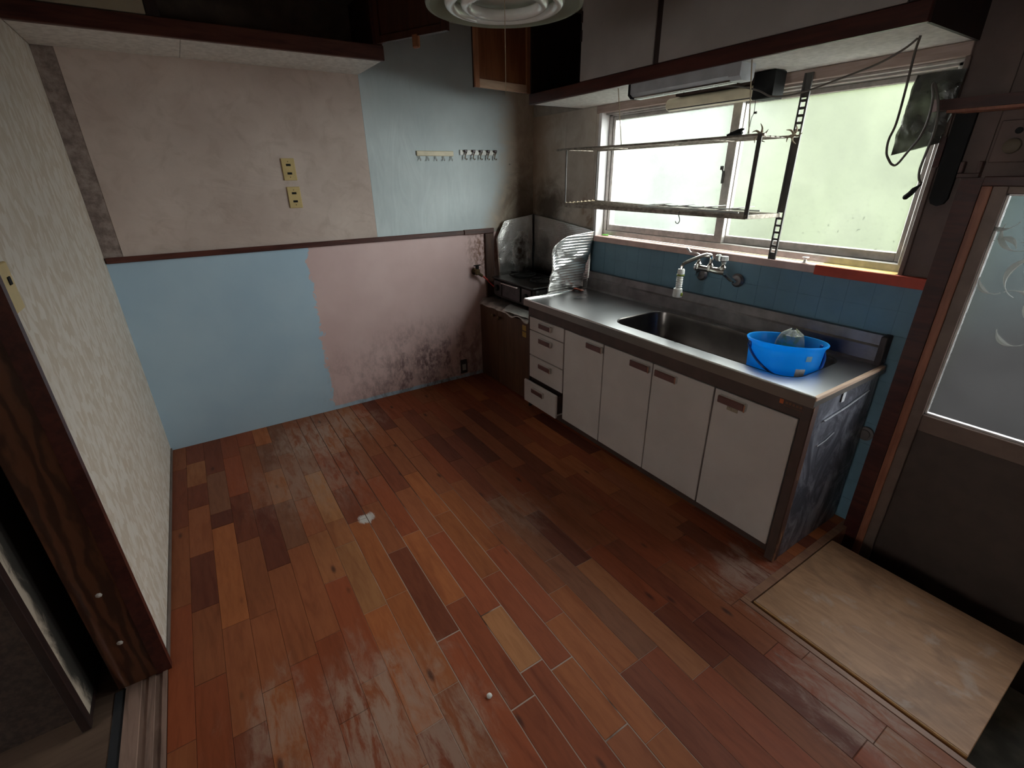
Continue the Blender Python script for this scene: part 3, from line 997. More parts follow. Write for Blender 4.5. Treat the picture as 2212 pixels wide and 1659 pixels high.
def hedgefn(u, v_):
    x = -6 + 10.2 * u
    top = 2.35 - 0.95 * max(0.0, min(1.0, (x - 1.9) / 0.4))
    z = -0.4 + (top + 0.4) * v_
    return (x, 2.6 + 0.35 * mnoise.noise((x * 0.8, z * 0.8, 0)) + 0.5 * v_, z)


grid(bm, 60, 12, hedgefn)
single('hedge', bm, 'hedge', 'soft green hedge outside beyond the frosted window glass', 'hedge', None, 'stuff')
bstruct('ground', 'ground', -6, 10, 0.14, 6.5, -0.5, -0.42)


# ================================================================== SINK UNIT
su = thing('sink_cabinet', (1.68, -0.29, 0), 'long base cabinet with four off-white doors and drawers under the steel sink', 'cabinet')
bm = BM()
box(bm, 0.757, 2.58, -0.545, -0.02, 0.06, 0.075)
box(bm, 0.757, 2.58, -0.03, -0.02, 0.06, 0.755)
box(bm, 0.757, 2.58, -0.545, -0.535, 0.075, 0.61)
box(bm, 1.128, 1.140, -0.55, -0.03, 0.075, 0.70)
part('carcass', bm, 'brownpanel', su, smooth=False)
bpart('side_panel', su, 'brownpanel', 0.749, 0.757, -0.565, -0.02, 0.0, 0.762, 0.001)
bpart('plinth', su, 'brownpanel', 0.765, 2.58, -0.525, -0.50, 0.0, 0.06, 0.001)
bpart('top_band', su, 'brownpanel', 0.757, 2.585, -0.566, -0.54, 0.686, 0.763, 0.001, 'dark brown band under the worktop')
e1 = BM()
box(e1, 2.475, 2.49, -0.5675, -0.5665, 0.722, 0.74)
box(e1, 2.478, 2.487, -0.5680, -0.5675, 0.727, 0.735)
eb = part('emblem', e1, 'emblem', su, 'small orange maker emblem', smooth=False)
e2 = BM()
for i in range(5):
    box(e2, 2.498 + i * 0.0135, 2.508 + i * 0.0135, -0.5675, -0.5665, 0.726, 0.737)
box(e2, 2.494, 2.57, -0.5670, -0.5662, 0.717, 0.7195)
part('emblem_strip', e2, 'emblem2', eb, smooth=False)
bpart('edge_post', su, 'brownpanel', 2.562, 2.599, -0.567, -0.535, 0.0, 0.762, 0.002)
bpart('worn_edge', su, 'wornedge', 2.5993, 2.6025, -0.5675, -0.532, 0.0, 0.762, 0.001, 'worn brown front edge of the end panel')
sp = BM()
grid(sp, 10, 14, lambda u_, v_: (2.598 + 0.003 * mnoise.noise((u_ * 4, v_ * 6, 3)), -0.534 + 0.508 * u_, 0.002 + 0.76 * v_))
grid(sp, 1, 1, lambda u_, v_: (2.586, -0.534 + 0.508 * u_, 0.002 + 0.76 * v_))
spo = part('end_panel', sp, 'sidefoil', su, 'end panel covered in streaked blue-grey foil')
sp = BM()
for (ya, za, yb, zb, ww) in ((-0.455, 0.66, -0.10, 0.700, 0.006), (-0.45, 0.545, -0.33, 0.57, 0.004)):
    tube(sp, [(2.602, ya, za), (2.602, (ya + yb) / 2, (za + zb) / 2 - 0.006), (2.602, yb, zb)], ww * 0.6, 6)
part('foil_crease', sp, plain('pale_foil_crease', (0.42, 0.43, 0.46), 0.4, 0.3), spo)
bpart('sticker', su, 'sticker', 2.601, 2.603, -0.348, -0.325, 0.712, 0.757, 0, 'small pale torn sticker')


def handle(par, x0, z1, y, wd=0.125, worn=False):
    h = BM()
    box(h, x0, x0 + wd, y - 0.020, y, z1 - 0.034, z1, 0.004)
    ho = part('handle', h, 'handle', par, 'maroon-brown block handle', smooth=False)
    h = BM()
    box(h, x0 + wd, x0 + wd + 0.006, y - 0.0205, y, z1 - 0.0345, z1 + 0.0005, 0.001)
    box(h, x0 + 0.004, x0 + wd, y - 0.018, y, z1, z1 + 0.002, 0.0005)
    part('chrome_trim', h, 'chrome', ho, smooth=False)
    return ho


FY = -0.566
DZ = [(0.592, 0.681), (0.412, 0.586), (0.245, 0.406)]
for i, (z0, z1) in enumerate(DZ):
    d = bpart('drawer', su, 'melamine', 0.762, 1.128, FY, -0.546, z0, z1, 0.002)
    handle(d, 0.885, (0.664, 0.560, 0.380)[i], FY)
DO = 0.048
d = BM()
box(d, 0.762, 1.126, FY - DO, FY - DO + 0.02, 0.068, 0.236, 0.006)
box(d, 0.775, 1.115, FY - DO + 0.018, -0.10, 0.078, 0.09, 0)
d = part('drawer', d, 'melamine', su, 'lowest drawer, left pulled slightly open', smooth=False)
b3 = BM()
box(b3, 0.775, 0.785, FY - DO + 0.019, -0.10, 0.09, 0.215)
part('drawer_side', b3, 'brownpanel', d, smooth=False)
b3 = BM()
box(b3, 1.105, 1.115, FY - DO + 0.019, -0.10, 0.09, 0.215)
part('drawer_side', b3, 'brownpanel', d, smooth=False)
handle(d, 0.872, 0.206, FY - DO)
DX = [(1.140, 1.482, 1.352), (1.489, 1.836, 1.697), (1.842, 2.189, 1.865), (2.197, 2.556, 2.223)]
for i, (x0, x1, hx) in enumerate(DX):
    d = bpart('door', su, 'melamine', x0, x1, FY, -0.546, 0.064, 0.681, 0.002)
    handle(d, hx, 0.663, FY)
    if i == 3:
        g = BM()
        box(g, hx + 0.042, hx + 0.094, FY - 0.004, FY, 0.604, 0.630, 0.002)
        box(g, hx + 0.05, hx + 0.066, FY - 0.007, FY - 0.003, 0.608, 0.622, 0.002)
        part('tape_remnant', g, plain('dirty_tape_remnant', (0.26, 0.21, 0.15), 0.6), d, 'torn dirty tape remnant below the handle', smooth=False)

# ---- worktop with basin
wt = thing('sink_worktop', (1.68, -0.31, 0.765), 'long stainless steel worktop with deep rounded basin and low backsplash', 'sink')
X0, X1, Y0, Y1, ZT = 0.742, 2.612, -0.602, -0.028, 0.80
BX0, BX1, BY0, BY1, RR = 1.452, 2.478, -0.497, -0.092, 0.085


def rrect(x0, x1, y0, y1, r, n=6):
    out = []
    for (cx_, cy_, a0) in ((x1 - r, y1 - r, 0), (x0 + r, y1 - r, 90), (x0 + r, y0 + r, 180), (x1 - r, y0 + r, 270)):
        for i in range(n + 1):
            a = math.radians(a0 + 90 * i / n)
            out.append((cx_ + r * math.cos(a), cy_ + r * math.sin(a)))
    return out


bm = BM()
hole = rrect(BX0, BX1, BY0, BY1, RR)
N = len(hole)
cxm, cym = (BX0 + BX1) / 2, (BY0 + BY1) / 2


def outer_pt(p):
    # project from the basin corner/sides to the outer rectangle
    x, y = p
    tx = (x - cxm) / (BX1 - BX0) * 2
    ty = (y - cym) / (BY1 - BY0) * 2
    mxx = max(abs(tx), abs(ty))
    ux, uy = tx / mxx, ty / mxx
    ox = X1 if ux >= 0.999 else (X0 if ux <= -0.999 else (cxm + ux * (X1 - cxm) if ux > 0 else cxm + ux * (cxm - X0)))
    oy = Y1 if uy >= 0.999 else (Y0 if uy <= -0.999 else (cym + uy * (Y1 - cym) if uy > 0 else cym + uy * (cym - Y0)))
    return ox, oy


hv = [bm.verts.new((x, y, ZT)) for x, y in hole]
ov = [bm.verts.new((*outer_pt(p), ZT)) for p in hole]
for i in range(N):
    j = (i + 1) % N
    bm.faces.new((hv[i], hv[j], ov[j], ov[i]))
# corners: make sure the four rectangle corners exist
for (qx, qy) in ((X0, Y0), (X1, Y0), (X1, Y1), (X0, Y1)):
    v_ = min(ov, key=lambda q: (q.co.x - qx) ** 2 + (q.co.y - qy) ** 2)
    v_.co.x, v_.co.y = qx, qy
part('counter_top', bm, 'steel', wt, smooth=False)
bm = BM()
box(bm, X0, X1, Y0, Y0 + 0.004, ZT - 0.040, ZT - 0.0005)
box(bm, X0, X0 + 0.004, Y0 + 0.004, Y1, ZT - 0.036, ZT - 0.0005)
box(bm, X1 - 0.004, X1, Y0 + 0.004, Y1, ZT - 0.036, ZT - 0.0005)
part('apron', bm, 'apron', wt, 'folded front of the worktop, brown floor reflection put into its colour', smooth=False)
bm = BM()
prof = [(0.0, 0.0015), (0.006, -0.002), (0.010, -0.02), (0.014, -0.13), (0.030, -0.160), (0.06, -0.170)]
prev = None
for (ins, dz) in prof:
    ring = [bm.verts.new((x, y, ZT + dz)) for x, y in rrect(BX0 + ins, BX1 - ins, BY0 + ins, BY1 - ins, max(0.02, RR - ins * 0.5))]
    if prev:
        for i in range(N):
            bm.faces.new((prev[i], prev[(i + 1) % N], ring[(i + 1) % N], ring[i]))
    prev = ring
bm.faces.new(prev)
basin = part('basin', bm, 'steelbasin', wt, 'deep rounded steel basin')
bm = BM()
lathe(bm, [(0.0, 0.633), (0.045, 0.634), (0.055, 0.6325), (0.056, 0.631)], (1.62, -0.29, 0), 20)
part('drain', bm, 'steeldark', basin, 'round drain cover')
# raised bright rims
bm = BM()
tube(bm, [(X0 + 0.005, Y0 + 0.006, ZT + 0.001), (X1 - 0.004, Y0 + 0.006, ZT + 0.001)], 0.0055, 8)
tube(bm, [(X0 + 0.006, Y0 + 0.006, ZT + 0.002), (X0 + 0.006, Y1 - 0.01, ZT + 0.002)], 0.007, 8)
part('raised_edge', bm, 'brightsteel', wt, 'raised bright edge of the worktop')
bm = BM()
box(bm, X1 - 0.012, X1 + 0.003, Y0 + 0.002, Y1 - 0.02, ZT - 0.012, ZT + 0.004, 0.002)
part('end_trim', bm, 'palewood', wt, 'pale end trim', smooth=False)
bm = BM()
prism(bm, [(-0.058, 0.800), (-0.050, 0.812), (-0.048, 0.872), (-0.040, 0.880), (-0.034, 0.922), (-0.0085, 0.922), (-0.0085, 0.800)], X0 + 0.004, 2.575, 'X')
part('backsplash', bm, 'steeldark', wt, 'tarnished steel backsplash', smooth=False)
bm = BM()
box(bm, 2.575, 2.598, -0.066, -0.0085, 0.7995, 0.926, 0.003)
part('end_cap', bm, plain('dark_stained_end_cap', (0.045, 0.03, 0.03), 0.6), wt, 'dark end cap of the backsplash', smooth=False)

# ---- stove cupboard
sc = thing('stove_cupboard', (0.37, -0.27, 0), 'low brown two-door cupboard carrying the gas stove in the corner', 'cabinet')
bm = BM()
box(bm, 0.02, 0.738, -0.515, -0.01, 0.05, 0.640)
part('carcass', bm, 'brownwood', sc, smooth=False)
bpart('plinth', sc, 'black', 0.03, 0.735, -0.47, -0.44, 0.0, 0.05, 0.001)
for (x0, x1, kx) in ((0.020, 0.2855, 0.245), (0.2885, 0.738, 0.330)):
    d = bpart('door', sc, 'brownwood', x0, x1, -0.533, -0.5155, 0.015, 0.615, 0.002)
    k_ = BM()
    lathe(k_, [(0.006, -0.534), (0.007, -0.545), (0.014, -0.550), (0.015, -0.558), (0.010, -0.563), (0.0, -0.564)], (kx, 0, 0.565), 14, 'Y')
    part('knob', k_, 'brass', d, 'small round tarnished knob')
    if kx > 0.3:
        for zz in (0.545, 0.497):
            bpart('tape', d, 'yellowtape', 0.625, 0.672, -0.5338, -0.5332, zz, zz + 0.038, 0, 'piece of yellow tape')

# crumpled foil over its top
bm = BM()
rf = random.Random(3)


def foilfn(u_, v_):
    x = 0.006 + 0.730 * u_
    y = -0.585 + 0.57 * v_
    z = 0.652 + 0.007 * mnoise.noise((x * 16, y * 16, 1)) + 0.004 * mnoise.noise((x * 45, y * 45, 2))
    if v_ < 0.1:
        k = (0.1 - v_) / 0.1
        z -= k * (0.024 + 0.02 * mnoise.noise((x * 9, 0, 5)))
        y += k * 0.02 + 0.012 * mnoise.noise((x * 12, 0, 8)) * k
    if u_ < 0.08 and v_ < 0.3:
        y += (0.08 - u_) * 0.6 * (0.3 - v_) / 0.3 + 0.0
    return (x, y, z)


grid(bm, 46, 34, foilfn)
fo = single('foil_sheet', bm, 'dullfoil', 'crumpled dull foil laid over the top of the brown stove cupboard', 'foil')
sm_ = fo.modifiers.new('thickness', 'SOLIDIFY')
sm_.thickness = 0.002
sm_.offset = -1
bm = BM()
grid(bm, 14, 10, lambda u_, v_: (0.43 + 0.30 * u_ - 0.06 * v_, -0.578 + 0.11 * v_ + 0.03 * u_ * (1 - v_), 0.668 - 0.018 * (1 - v_) ** 2 + 0.006 * mnoise.noise((u_ * 5, v_ * 5, 4)) + 0.012 * u_ * (1 - u_)))
fs = single('foil_scrap', bm, plain('bright_grey_foil', (0.62, 0.63, 0.60), 0.35, 0.6, bump=0.4), 'curled pale foil scrap on the front of the stove cupboard beside the sink', 'foil')
sm_ = fs.modifiers.new('thickness', 'SOLIDIFY')
sm_.thickness = 0.0015

# ---- gas stove
st = thing('gas_stove', (0.38, -0.27, 0.66), 'sooty black two-burner gas stove inside the aluminium guard', 'stove')
SX0, SX1, SY0, SY1 = 0.095, 0.640, -0.455, -0.085
bm = BM()
box(bm, SX0, SX1, SY0 + 0.012, SY1, 0.680, 0.815, 0.006)
part('body', bm, 'stove', st, smooth=False)
bm = BM()
box(bm, SX0 - 0.006, SX1 + 0.006, SY0 - 0.002, SY1 + 0.005, 0.815, 0.830, 0.005)
part('top_plate', bm, 'stove', st, smooth=False)
gd = bpart('grill_door', st, 'stovegrey', 0.235, 0.475, SY0, SY0 + 0.0115, 0.700, 0.808, 0.003)
bm = BM()
tube(bm, [(0.24, SY0 - 0.012, 0.803), (0.47, SY0 - 0.012, 0.803)], 0.0045, 8)
tube(bm, [(0.26, SY0 - 0.012, 0.803), (0.26, SY0 + 0.002, 0.803)], 0.003, 6)
tube(bm, [(0.45, SY0 - 0.012, 0.803), (0.45, SY0 + 0.002, 0.803)], 0.003, 6)
part('grill_handle', bm, 'chrome', gd, 'thin chrome bar')
for kx in (0.165, 0.555):
    kb = bpart('control_panel', st, 'stovegrey', kx - 0.055, kx + 0.055, SY0 + 0.002, SY0 + 0.0115, 0.700, 0.808, 0.003)
    k_ = BM()
    lathe(k_, [(0.024, SY0 + 0.002), (0.022, SY0 - 0.016), (0.018, SY0 - 0.018), (0.0, SY0 - 0.018)], (kx, 0, 0.755), 18, 'Y')
    part('control_knob', k_, 'castiron', kb)
bpart('side_panel', st, plain('lit_greasy_steel_side', (0.30, 0.31, 0.33), 0.3, 0.6, var=0.4, sc=40), SX1 + 0.0005, SX1 + 0.003, SY0 + 0.03, SY1 - 0.02, 0.690, 0.812, 0.001, 'greasy steel side, window light put into its grey')  # side facing the window light, painted paler than the black body
for fx in (SX0 + 0.03, SX1 - 0.03):
    for fy in (SY0 + 0.04, SY1 - 0.03):
        k_ = BM()
        lathe(k_, [(0.014, 0.658), (0.014, 0.681)], (fx, fy, 0), 12)
        part('foot', k_, 'castiron', st)
for bx in (0.225, 0.510):
    k_ = BM()
    lathe(k_, [(0.085, 0.8305), (0.085, 0.834), (0.06, 0.836), (0.05, 0.845), (0.03, 0.848), (0.0, 0.848)], (bx, -0.26, 0), 22)
    br = part('burner', k_, 'castiron', st)
    k_ = BM()
    tube(k_, [(bx + 0.1 * math.cos(a * math.pi / 12), -0.26 + 0.1 * math.sin(a * math.pi / 12), 0.846) for a in range(24)], 0.006, 6, closed=True)
    for q in range(4):
        a = q * math.pi / 2 + 0.4
        tube(k_, [(bx + 0.105 * math.cos(a), -0.26 + 0.105 * math.sin(a), 0.855), (bx + 0.035 * math.cos(a), -0.26 + 0.035 * math.sin(a), 0.858)], 0.005, 6)
    part('trivet', k_, 'castiron', br)

# ---- aluminium stove guard
ag = thing('stove_guard', (0.38, -0.05, 0.66), 'folding aluminium foil guard, scorched and crumpled, standing round the stove', 'stove guard')


def ridge(z, amp=0.0011, per=0.0125):
    return amp * math.sin(2 * math.pi * z / per)


def interp(t, pts):
    for (a, va), (b_, vb) in zip(pts, pts[1:]):
        if t <= b_:
            return va + (vb - va) * (t - a) / (b_ - a)
    return pts[-1][1]


def gl(u_, v_):
    yr = -0.022
    zt = interp(u_, [(0, 1.10), (0.21, 1.232), (1, 1.270)])
    z = 0.662 + (zt - 0.662) * v_
    yl = interp(z, [(0.0, -0.345), (0.662, -0.345), (1.10, -0.375), (1.3, -0.375)])
    y = yl + (yr - yl) * u_
    return (0.040 + ridge(z) + 0.004 * mnoise.noise((y * 9, z * 7, 0)) + 0.012 * mnoise.noise((y * 14, z * 14, 4)) * max(0, 1 - abs(z - 0.9) / 0.12), y, z)


bm = BM()
grid(bm, 20, 110, gl)
p_ = part('guard_panel', bm, 'guard', ag, 'left guard panel with a brown scorch mark', recalc=False)
p_.modifiers.new('t', 'SOLIDIFY').thickness = 0.0008


def gb(u_, v_):
    x = 0.042 + 0.700 * u_
    zt = 1.270 - 0.069 * u_
    z = 0.662 + (zt - 0.662) * v_
    y = -0.022 - 0.010 * u_ + ridge(z) * 1.2 + 0.007 * mnoise.noise((x * 6, z * 6, 9)) - 0.010 * max(0, mnoise.noise((x * 4 + 2, z * 5, 2)))
    return (x, y, z)


bm = BM()
grid(bm, 34, 110, gb)
p_ = part('guard_panel', bm, 'guard', ag, 'greasy back guard panel', recalc=False)
p_.modifiers.new('t', 'SOLIDIFY').thickness = 0.0008


def crease(y, z, ang, pos, wdt, amp):
    d = (y * math.cos(ang) + z * math.sin(ang)) - pos
    return amp * max(0.0, 1 - abs(d) / wdt)


def gr(u_, v_):
    zt = interp(u_, [(0, 1.196), (0.75, 1.176), (0.92, 1.150), (1, 1.105)])
    zb = 0.662
    z = zb + (zt - zb) * v_
    yr = interp(z, [(0, -0.10), (0.662, -0.10), (0.85, -0.075), (1.196, -0.028), (1.3, -0.028)])
    yl = interp(z, [(0, -0.375), (0.85, -0.385), (1.0, -0.370), (1.10, -0.375), (1.155, -0.345), (1.3, -0.30)])
    y = yr + (yl - yr) * u_
    x = 0.716 + 0.050 * max(0, (z - 0.80) / 0.4)
    x += ridge(z, 0.0016, 0.0185)
    x += 0.009 * mnoise.noise((y * 9, z * 10, 7))
    x += crease(y, z, 1.0, 0.62, 0.045, 0.010) - crease(y, z, 1.25, 0.90, 0.035, 0.009) + crease(y, z, 1.9, 1.02, 0.035, 0.009) - crease(y, z, 0.4, 0.12, 0.045, 0.008) + crease(y, z, 1.35, 0.78, 0.03, 0.008)
    x = min(x, 0.7385 if z < 0.81 else 0.80)
    return (x, y, z)


bm = BM()
grid(bm, 26, 130, gr)
p_ = part('guard_panel', bm, 'guard', ag, 'crumpled shiny right guard panel', recalc=False)
p_.modifiers.new('t', 'SOLIDIFY').thickness = 0.0008

# ---- gas tap and hose
gt = thing('gas_tap', (0.01, -0.545, 0.80), 'dirty brass gas tap on the pink wall left of the stove', 'gas tap')
bm = BM()
lathe(bm, [(0.0, 0.0005), (0.028, 0.0005), (0.026, 0.010), (0.014, 0.012), (0.013, 0.034)], (0, -0.560, 0.868), 14, 'X')
box(bm, 0.030, 0.058, -0.578, -0.540, 0.845, 0.892, 0.006)
part('body', bm, 'brass', gt)
bm = BM()
box(bm, 0.034, 0.056, -0.572, -0.548, 0.892, 0.918, 0.004)
box(bm, 0.040, 0.052, -0.590, -0.530, 0.916, 0.924, 0.003)
part('tap_handle', bm, 'black', gt, smooth=False)
bm = BM()
lathe(bm, [(0.012, 0.0), (0.012, 0.03), (0.009, 0.034)], (0, 0, 0), 12)
bmesh.ops.transform(bm, matrix=Matrix.Translation((0.044, -0.542, 0.852)) @ Matrix.Rotation(math.radians(-125), 4, 'X'), verts=bm.verts)
part('outlet', bm, 'brass', gt)
bm = BM()
tube(bm, smoothpts([(0.044, -0.514, 0.834), (0.052, -0.490, 0.812), (0.062, -0.462, 0.782), (0.075, -0.44, 0.755), (0.094, -0.425, 0.740)]), 0.0065, 8)
single('gas_hose', bm, 'redrubber', 'short red rubber gas hose from the wall tap to the stove', 'hose')

# ---- mixer tap
ft = thing('wall_mixer_tap', (1.75, -0.06, 1.04), 'chrome wall-mounted mixer tap over the sink', 'faucet')
for fx, nm_ in ((1.648, 'a'), (1.866, 'b')):
    bm = BM()
    lathe(bm, [(0.0, -0.007), (0.034, -0.0075), (0.036, -0.014), (0.026, -0.024), (0.015, -0.026)], (fx, 0, 1.035), 20, 'Y')
    part('wall_flange', bm, 'steeldark', ft)
    bm = BM()
    xe = 1.700 if fx < 1.7 else 1.846
    tube(bm, smoothpts([(fx, -0.02, 1.035), (fx, -0.05, 1.037), (fx + (xe - fx) * 0.5, -0.085, 1.06), (xe, -0.115, 1.082), (xe, -0.125, 1.09)]), 0.0125, 10)
    part('offset_leg', bm, 'chrome', ft)
bm = BM()
tube(bm, [(1.682, -0.125, 1.090), (1.695, -0.125, 1.090), (1.70, -0.125, 1.090), (1.77, -0.125, 1.090), (1.845, -0.125, 1.090), (1.862, -0.125, 1.090)], [0.017, 0.020, 0.016, 0.015, 0.019, 0.017], 12)
for q in (1.700, 1.772, 1.845):
    lathe(bm, [(0.017, 1.085), (0.016, 1.112), (0.011, 1.118), (0.010, 1.128), (0.0, 1.128)], (q, -0.125, 0), 14)
part('body', bm, 'chrome', ft)
bm = BM()
tube(bm, smoothpts([(1.772, -0.125, 1.12), (1.772, -0.126, 1.150), (1.768, -0.140, 1.166), (1.755, -0.170, 1.164), (1.735, -0.215, 1.148), (1.718, -0.255, 1.132), (1.712, -0.270, 1.120), (1.710, -0.275, 1.098)], 5), 0.0095, 10)
part('spout', bm, 'chrome', ft)
bm = BM()
tube(bm, smoothpts([(1.700, -0.125, 1.126), (1.698, -0.122, 1.150), (1.675, -0.118, 1.158), (1.63, -0.112, 1.158), (1.615, -0.110, 1.170), (1.602, -0.110, 1.178)], 4), [0.006] * 21, 8)
part('lever', bm, 'chrome', ft, 'bent chrome lever')
bm = BM()
lathe(bm, [(0.010, 1.125), (0.012, 1.140), (0.021, 1.146), (0.019, 1.166), (0.0, 1.167)], (1.845, -0.125, 0), 8)
part('knob', bm, 'greyclear', ft, 'cloudy plastic knob')
bm = BM()
lathe(bm, [(0.0, -0.010), (0.017, -0.010), (0.019, 0.0), (0.017, 0.010), (0.0, 0.010)], (1.802, -0.110, 1.152), 10, 'X')
part('knob', bm, 'greyclear', ft, 'cloudy plastic knob turned sideways')
shw = BM()
lathe(shw, [(0.0, 1.100), (0.015, 1.100), (0.018, 1.094), (0.018, 1.074)], (1.710, -0.275, 0), 16)
lathe(shw, [(0.013, 1.068), (0.013, 1.062)] + [((0.0175 if i % 2 else 0.0135), 1.060 - i * 0.0045) for i in range(12)] + [(0.014, 1.004)], (1.708, -0.276, 0), 16)
lathe(shw, [(0.014, 1.004), (0.022, 0.998), (0.025, 0.962), (0.023, 0.955), (0.0, 0.955)], (1.706, -0.277, 0), 18)
so = part('shower_head', shw, 'white', ft, 'white bellows spray head on the spout')
bm = BM()
lathe(bm, [(0.0178, 1.074), (0.0195, 1.073), (0.0195, 1.066), (0.0178, 1.065)], (1.709, -0.2755, 0), 16)
part('ring', bm, 'green', so, 'olive green ring')
bpart('spray_switch', so, 'green', 1.727, 1.738, -0.282, -0.272, 0.962, 0.980, 0.003, 'small olive green switch')

# ---- bucket and the bag inside it
bk = thing('bucket', (2.330, -0.318, 0.632), 'bright blue plastic bucket with a drooping handle standing in the sink basin', 'bucket')
RZ = 0.872
bm = BM()
prof = [(0.0, 0.636), (0.124, 0.636), (0.129, 0.641), (0.138, 0.74), (0.145, 0.842), (0.149, 0.858), (0.157, 0.866), (0.159, 0.872), (0.156, 0.876), (0.151, 0.874),
        (0.146, 0.862), (0.141, 0.842), (0.134, 0.74), (0.125, 0.645), (0.0, 0.643)]
lathe(bm, prof, (2.330, -0.318, 0), 48)
tilt = Matrix.Translation((2.330, -0.318, 0.650)) @ Matrix.Rotation(math.radians(6), 4, Vector((-0.9, -0.43, 0))) @ Matrix.Translation((-2.330, 0.318, -0.636))
bmesh.ops.transform(bm, matrix=tilt, verts=bm.verts)
part('tub', bm, 'bucket', bk)
bm = BM()
pts = []
for (a, z) in ((228, .846), (238, .826), (252, .800), (268, .774), (285, .751), (302, .735), (318, .727), (334, .728), (350, .742), (368, .772), (388, .815), (408, .846)):
    rr = 0.1455 - (0.842 - min(z, 0.842)) * 0.07 + 0.008
    pts.append((2.330 + rr * math.cos(math.radians(a)), -0.318 + rr * math.sin(math.radians(a)), z))
pts = smoothpts(pts, 4)
tube(bm, pts, 0.0052, 8)
bmesh.ops.transform(bm, matrix=tilt, verts=bm.verts)
part('handle', bm, 'bucketdark', bk, 'dark blue bail handle hanging down')
for a in (228, 48):
    bm = BM()
    a = math.radians(a)
    box(bm, -0.014, 0.014, -0.006, 0.006, -0.016, 0.016, 0.003, Matrix.Translation((2.330 + 0.147 * math.cos(a), -0.318 + 0.147 * math.sin(a), 0.846)) @ Matrix.Rotation(a + HP, 4, 'Z'))
    bmesh.ops.transform(bm, matrix=tilt, verts=bm.verts)
    part('handle_ear', bm, 'bucketdark', bk, smooth=False)


def label_patch(a0, a1, z0, z1):
    q = BM()
    grid(q, 5, 3, lambda u_, v_: (2.330 + (0.129 + (z0 + (z1 - z0) * v_ - 0.641) * 0.080 + 0.0025) * math.cos(math.radians(a0 + (a1 - a0) * u_)),
                                  -0.318 + (0.129 + (z0 + (z1 - z0) * v_ - 0.641) * 0.080 + 0.0025) * math.sin(math.radians(a0 + (a1 - a0) * u_)), z0 + (z1 - z0) * v_))
    bmesh.ops.transform(q, matrix=tilt, verts=q.verts)
    return q


part('label_patch', label_patch(-42, -26, 0.748, 0.782), 'sticker', bk, 'pale paper label near the bottom')
part('label_patch', label_patch(-30, -20, 0.815, 0.838), plain('faded_blue_label', (0.22, 0.48, 0.66), 0.5), bk, 'faded label scrap under the rim')
bm = BM()


def bagfn(u_, v_):
    a = 2 * math.pi * u_
    r = 0.050 * (0.55 + 0.75 * math.sin(math.pi * min(0.93, 0.28 + v_ * 0.65))) * (1 + 0.25 * mnoise.noise((math.cos(a) * 1.6, math.sin(a) * 1.6, v_ * 3)))
    r *= 1.0 if v_ < 0.97 else 0.25
    return (2.300 + r * 1.05 * math.cos(a) + 0.02 * v_, -0.262 + r * 0.7 * math.sin(a), 0.655 + 0.272 * v_ + 0.012 * mnoise.noise((a, 1.0, 0)) * v_)


grid(bm, 26, 12, bagfn)
bmesh.ops.remove_doubles(bm, verts=bm.verts, dist=0.0006)
single('plastic_bag', bm, 'softbag', 'cloudy crumpled plastic bag stuffed upright in the blue bucket', 'bag')

# ---- small red clip on the worktop edge
rc = BM()
box(rc, 0.748, 0.790, -0.185, -0.160, 0.8095, 0.822, 0.005, None)
box(rc, 0.775, 0.812, -0.165, -0.132, 0.803, 0.814, 0.004)
tube(rc, smoothpts([(0.75, -0.175, 0.815), (0.775, -0.19, 0.822), (0.80, -0.165, 0.815), (0.815, -0.14, 0.808)]), 0.004, 6)
single('red_clip', rc, 'redclip', 'small shiny brown-red clip lying on the left edge of the steel worktop', 'clip')
# capped pipe on the tiles right of the sink
bm = BM()
lathe(bm, [(0.0, -0.006), (0.032, -0.006), (0.032, -0.018), (0.022, -0.021), (0.020, -0.026), (0.0, -0.027)], (2.612, 0, 0.468), 18, 'Y')
single('pipe_cap', bm, plain('grimy_pipe_cap', (0.10, 0.085, 0.085), 0.5), 'round grimy pipe cap on the blue tiles right of the sink cabinet', 'pipe cap')
# things on the sill
bm = BM()
lathe(bm, [(0.0, 1.168), (0.012, 1.168), (0.008, 1.173), (0.006, 1.184), (0.014, 1.190), (0.014, 1.193), (0.0, 1.193)], (2.180, -0.012, 0), 14)
single('suction_hook', bm, 'white', 'little white plastic stud standing on the pink window sill', 'hook')
bm = BM()
box(bm, 0.800, 0.845, 0.010, 0.034, 1.168, 1.176, 0.003)
single('green_peg', bm, 'lime', 'bright green plastic peg at the left end of the window sill', 'peg')

# ================================================================== HANGING DISH RACK
rk = thing('dish_rack', (1.38, -0.15, 1.37), 'rusty two-tier wire dish rack hanging across the window on a slotted post', 'dish rack')
PX, PY = 2.040, -0.043
bm = BM()
box(bm, PX - 0.018, PX - 0.010, PY - 0.004, PY + 0.004, 1.168, 1.930)
box(bm, PX + 0.010, PX + 0.018, PY - 0.004, PY + 0.004, 1.168, 1.930)
box(bm, PX - 0.010, PX + 0.010, PY - 0.002, PY + 0.004, 1.385, 1.690)
box(bm, PX - 0.010, PX + 0.010, PY - 0.002, PY + 0.004, 1.840, 1.930)
box(bm, PX - 0.010, PX + 0.010, PY - 0.002, PY + 0.004, 1.168, 1.200)
for i in range(6):
    z = 1.225 + i * 0.031
    box(bm, PX - 0.010, PX + 0.010, PY - 0.003, PY + 0.004, z, z + 0.010)
for i in range(5):
    z = 1.712 + i * 0.028
    box(bm, PX - 0.010, PX + 0.010, PY - 0.003, PY + 0.004, z, z + 0.010)
part('slotted_post', bm, 'postgrey', rk, 'grey slotted steel post standing on the sill', smooth=False)
bm = BM()
box(bm, 1.990, 2.010, -0.256, -0.250, 1.362, 1.700, 0.001)
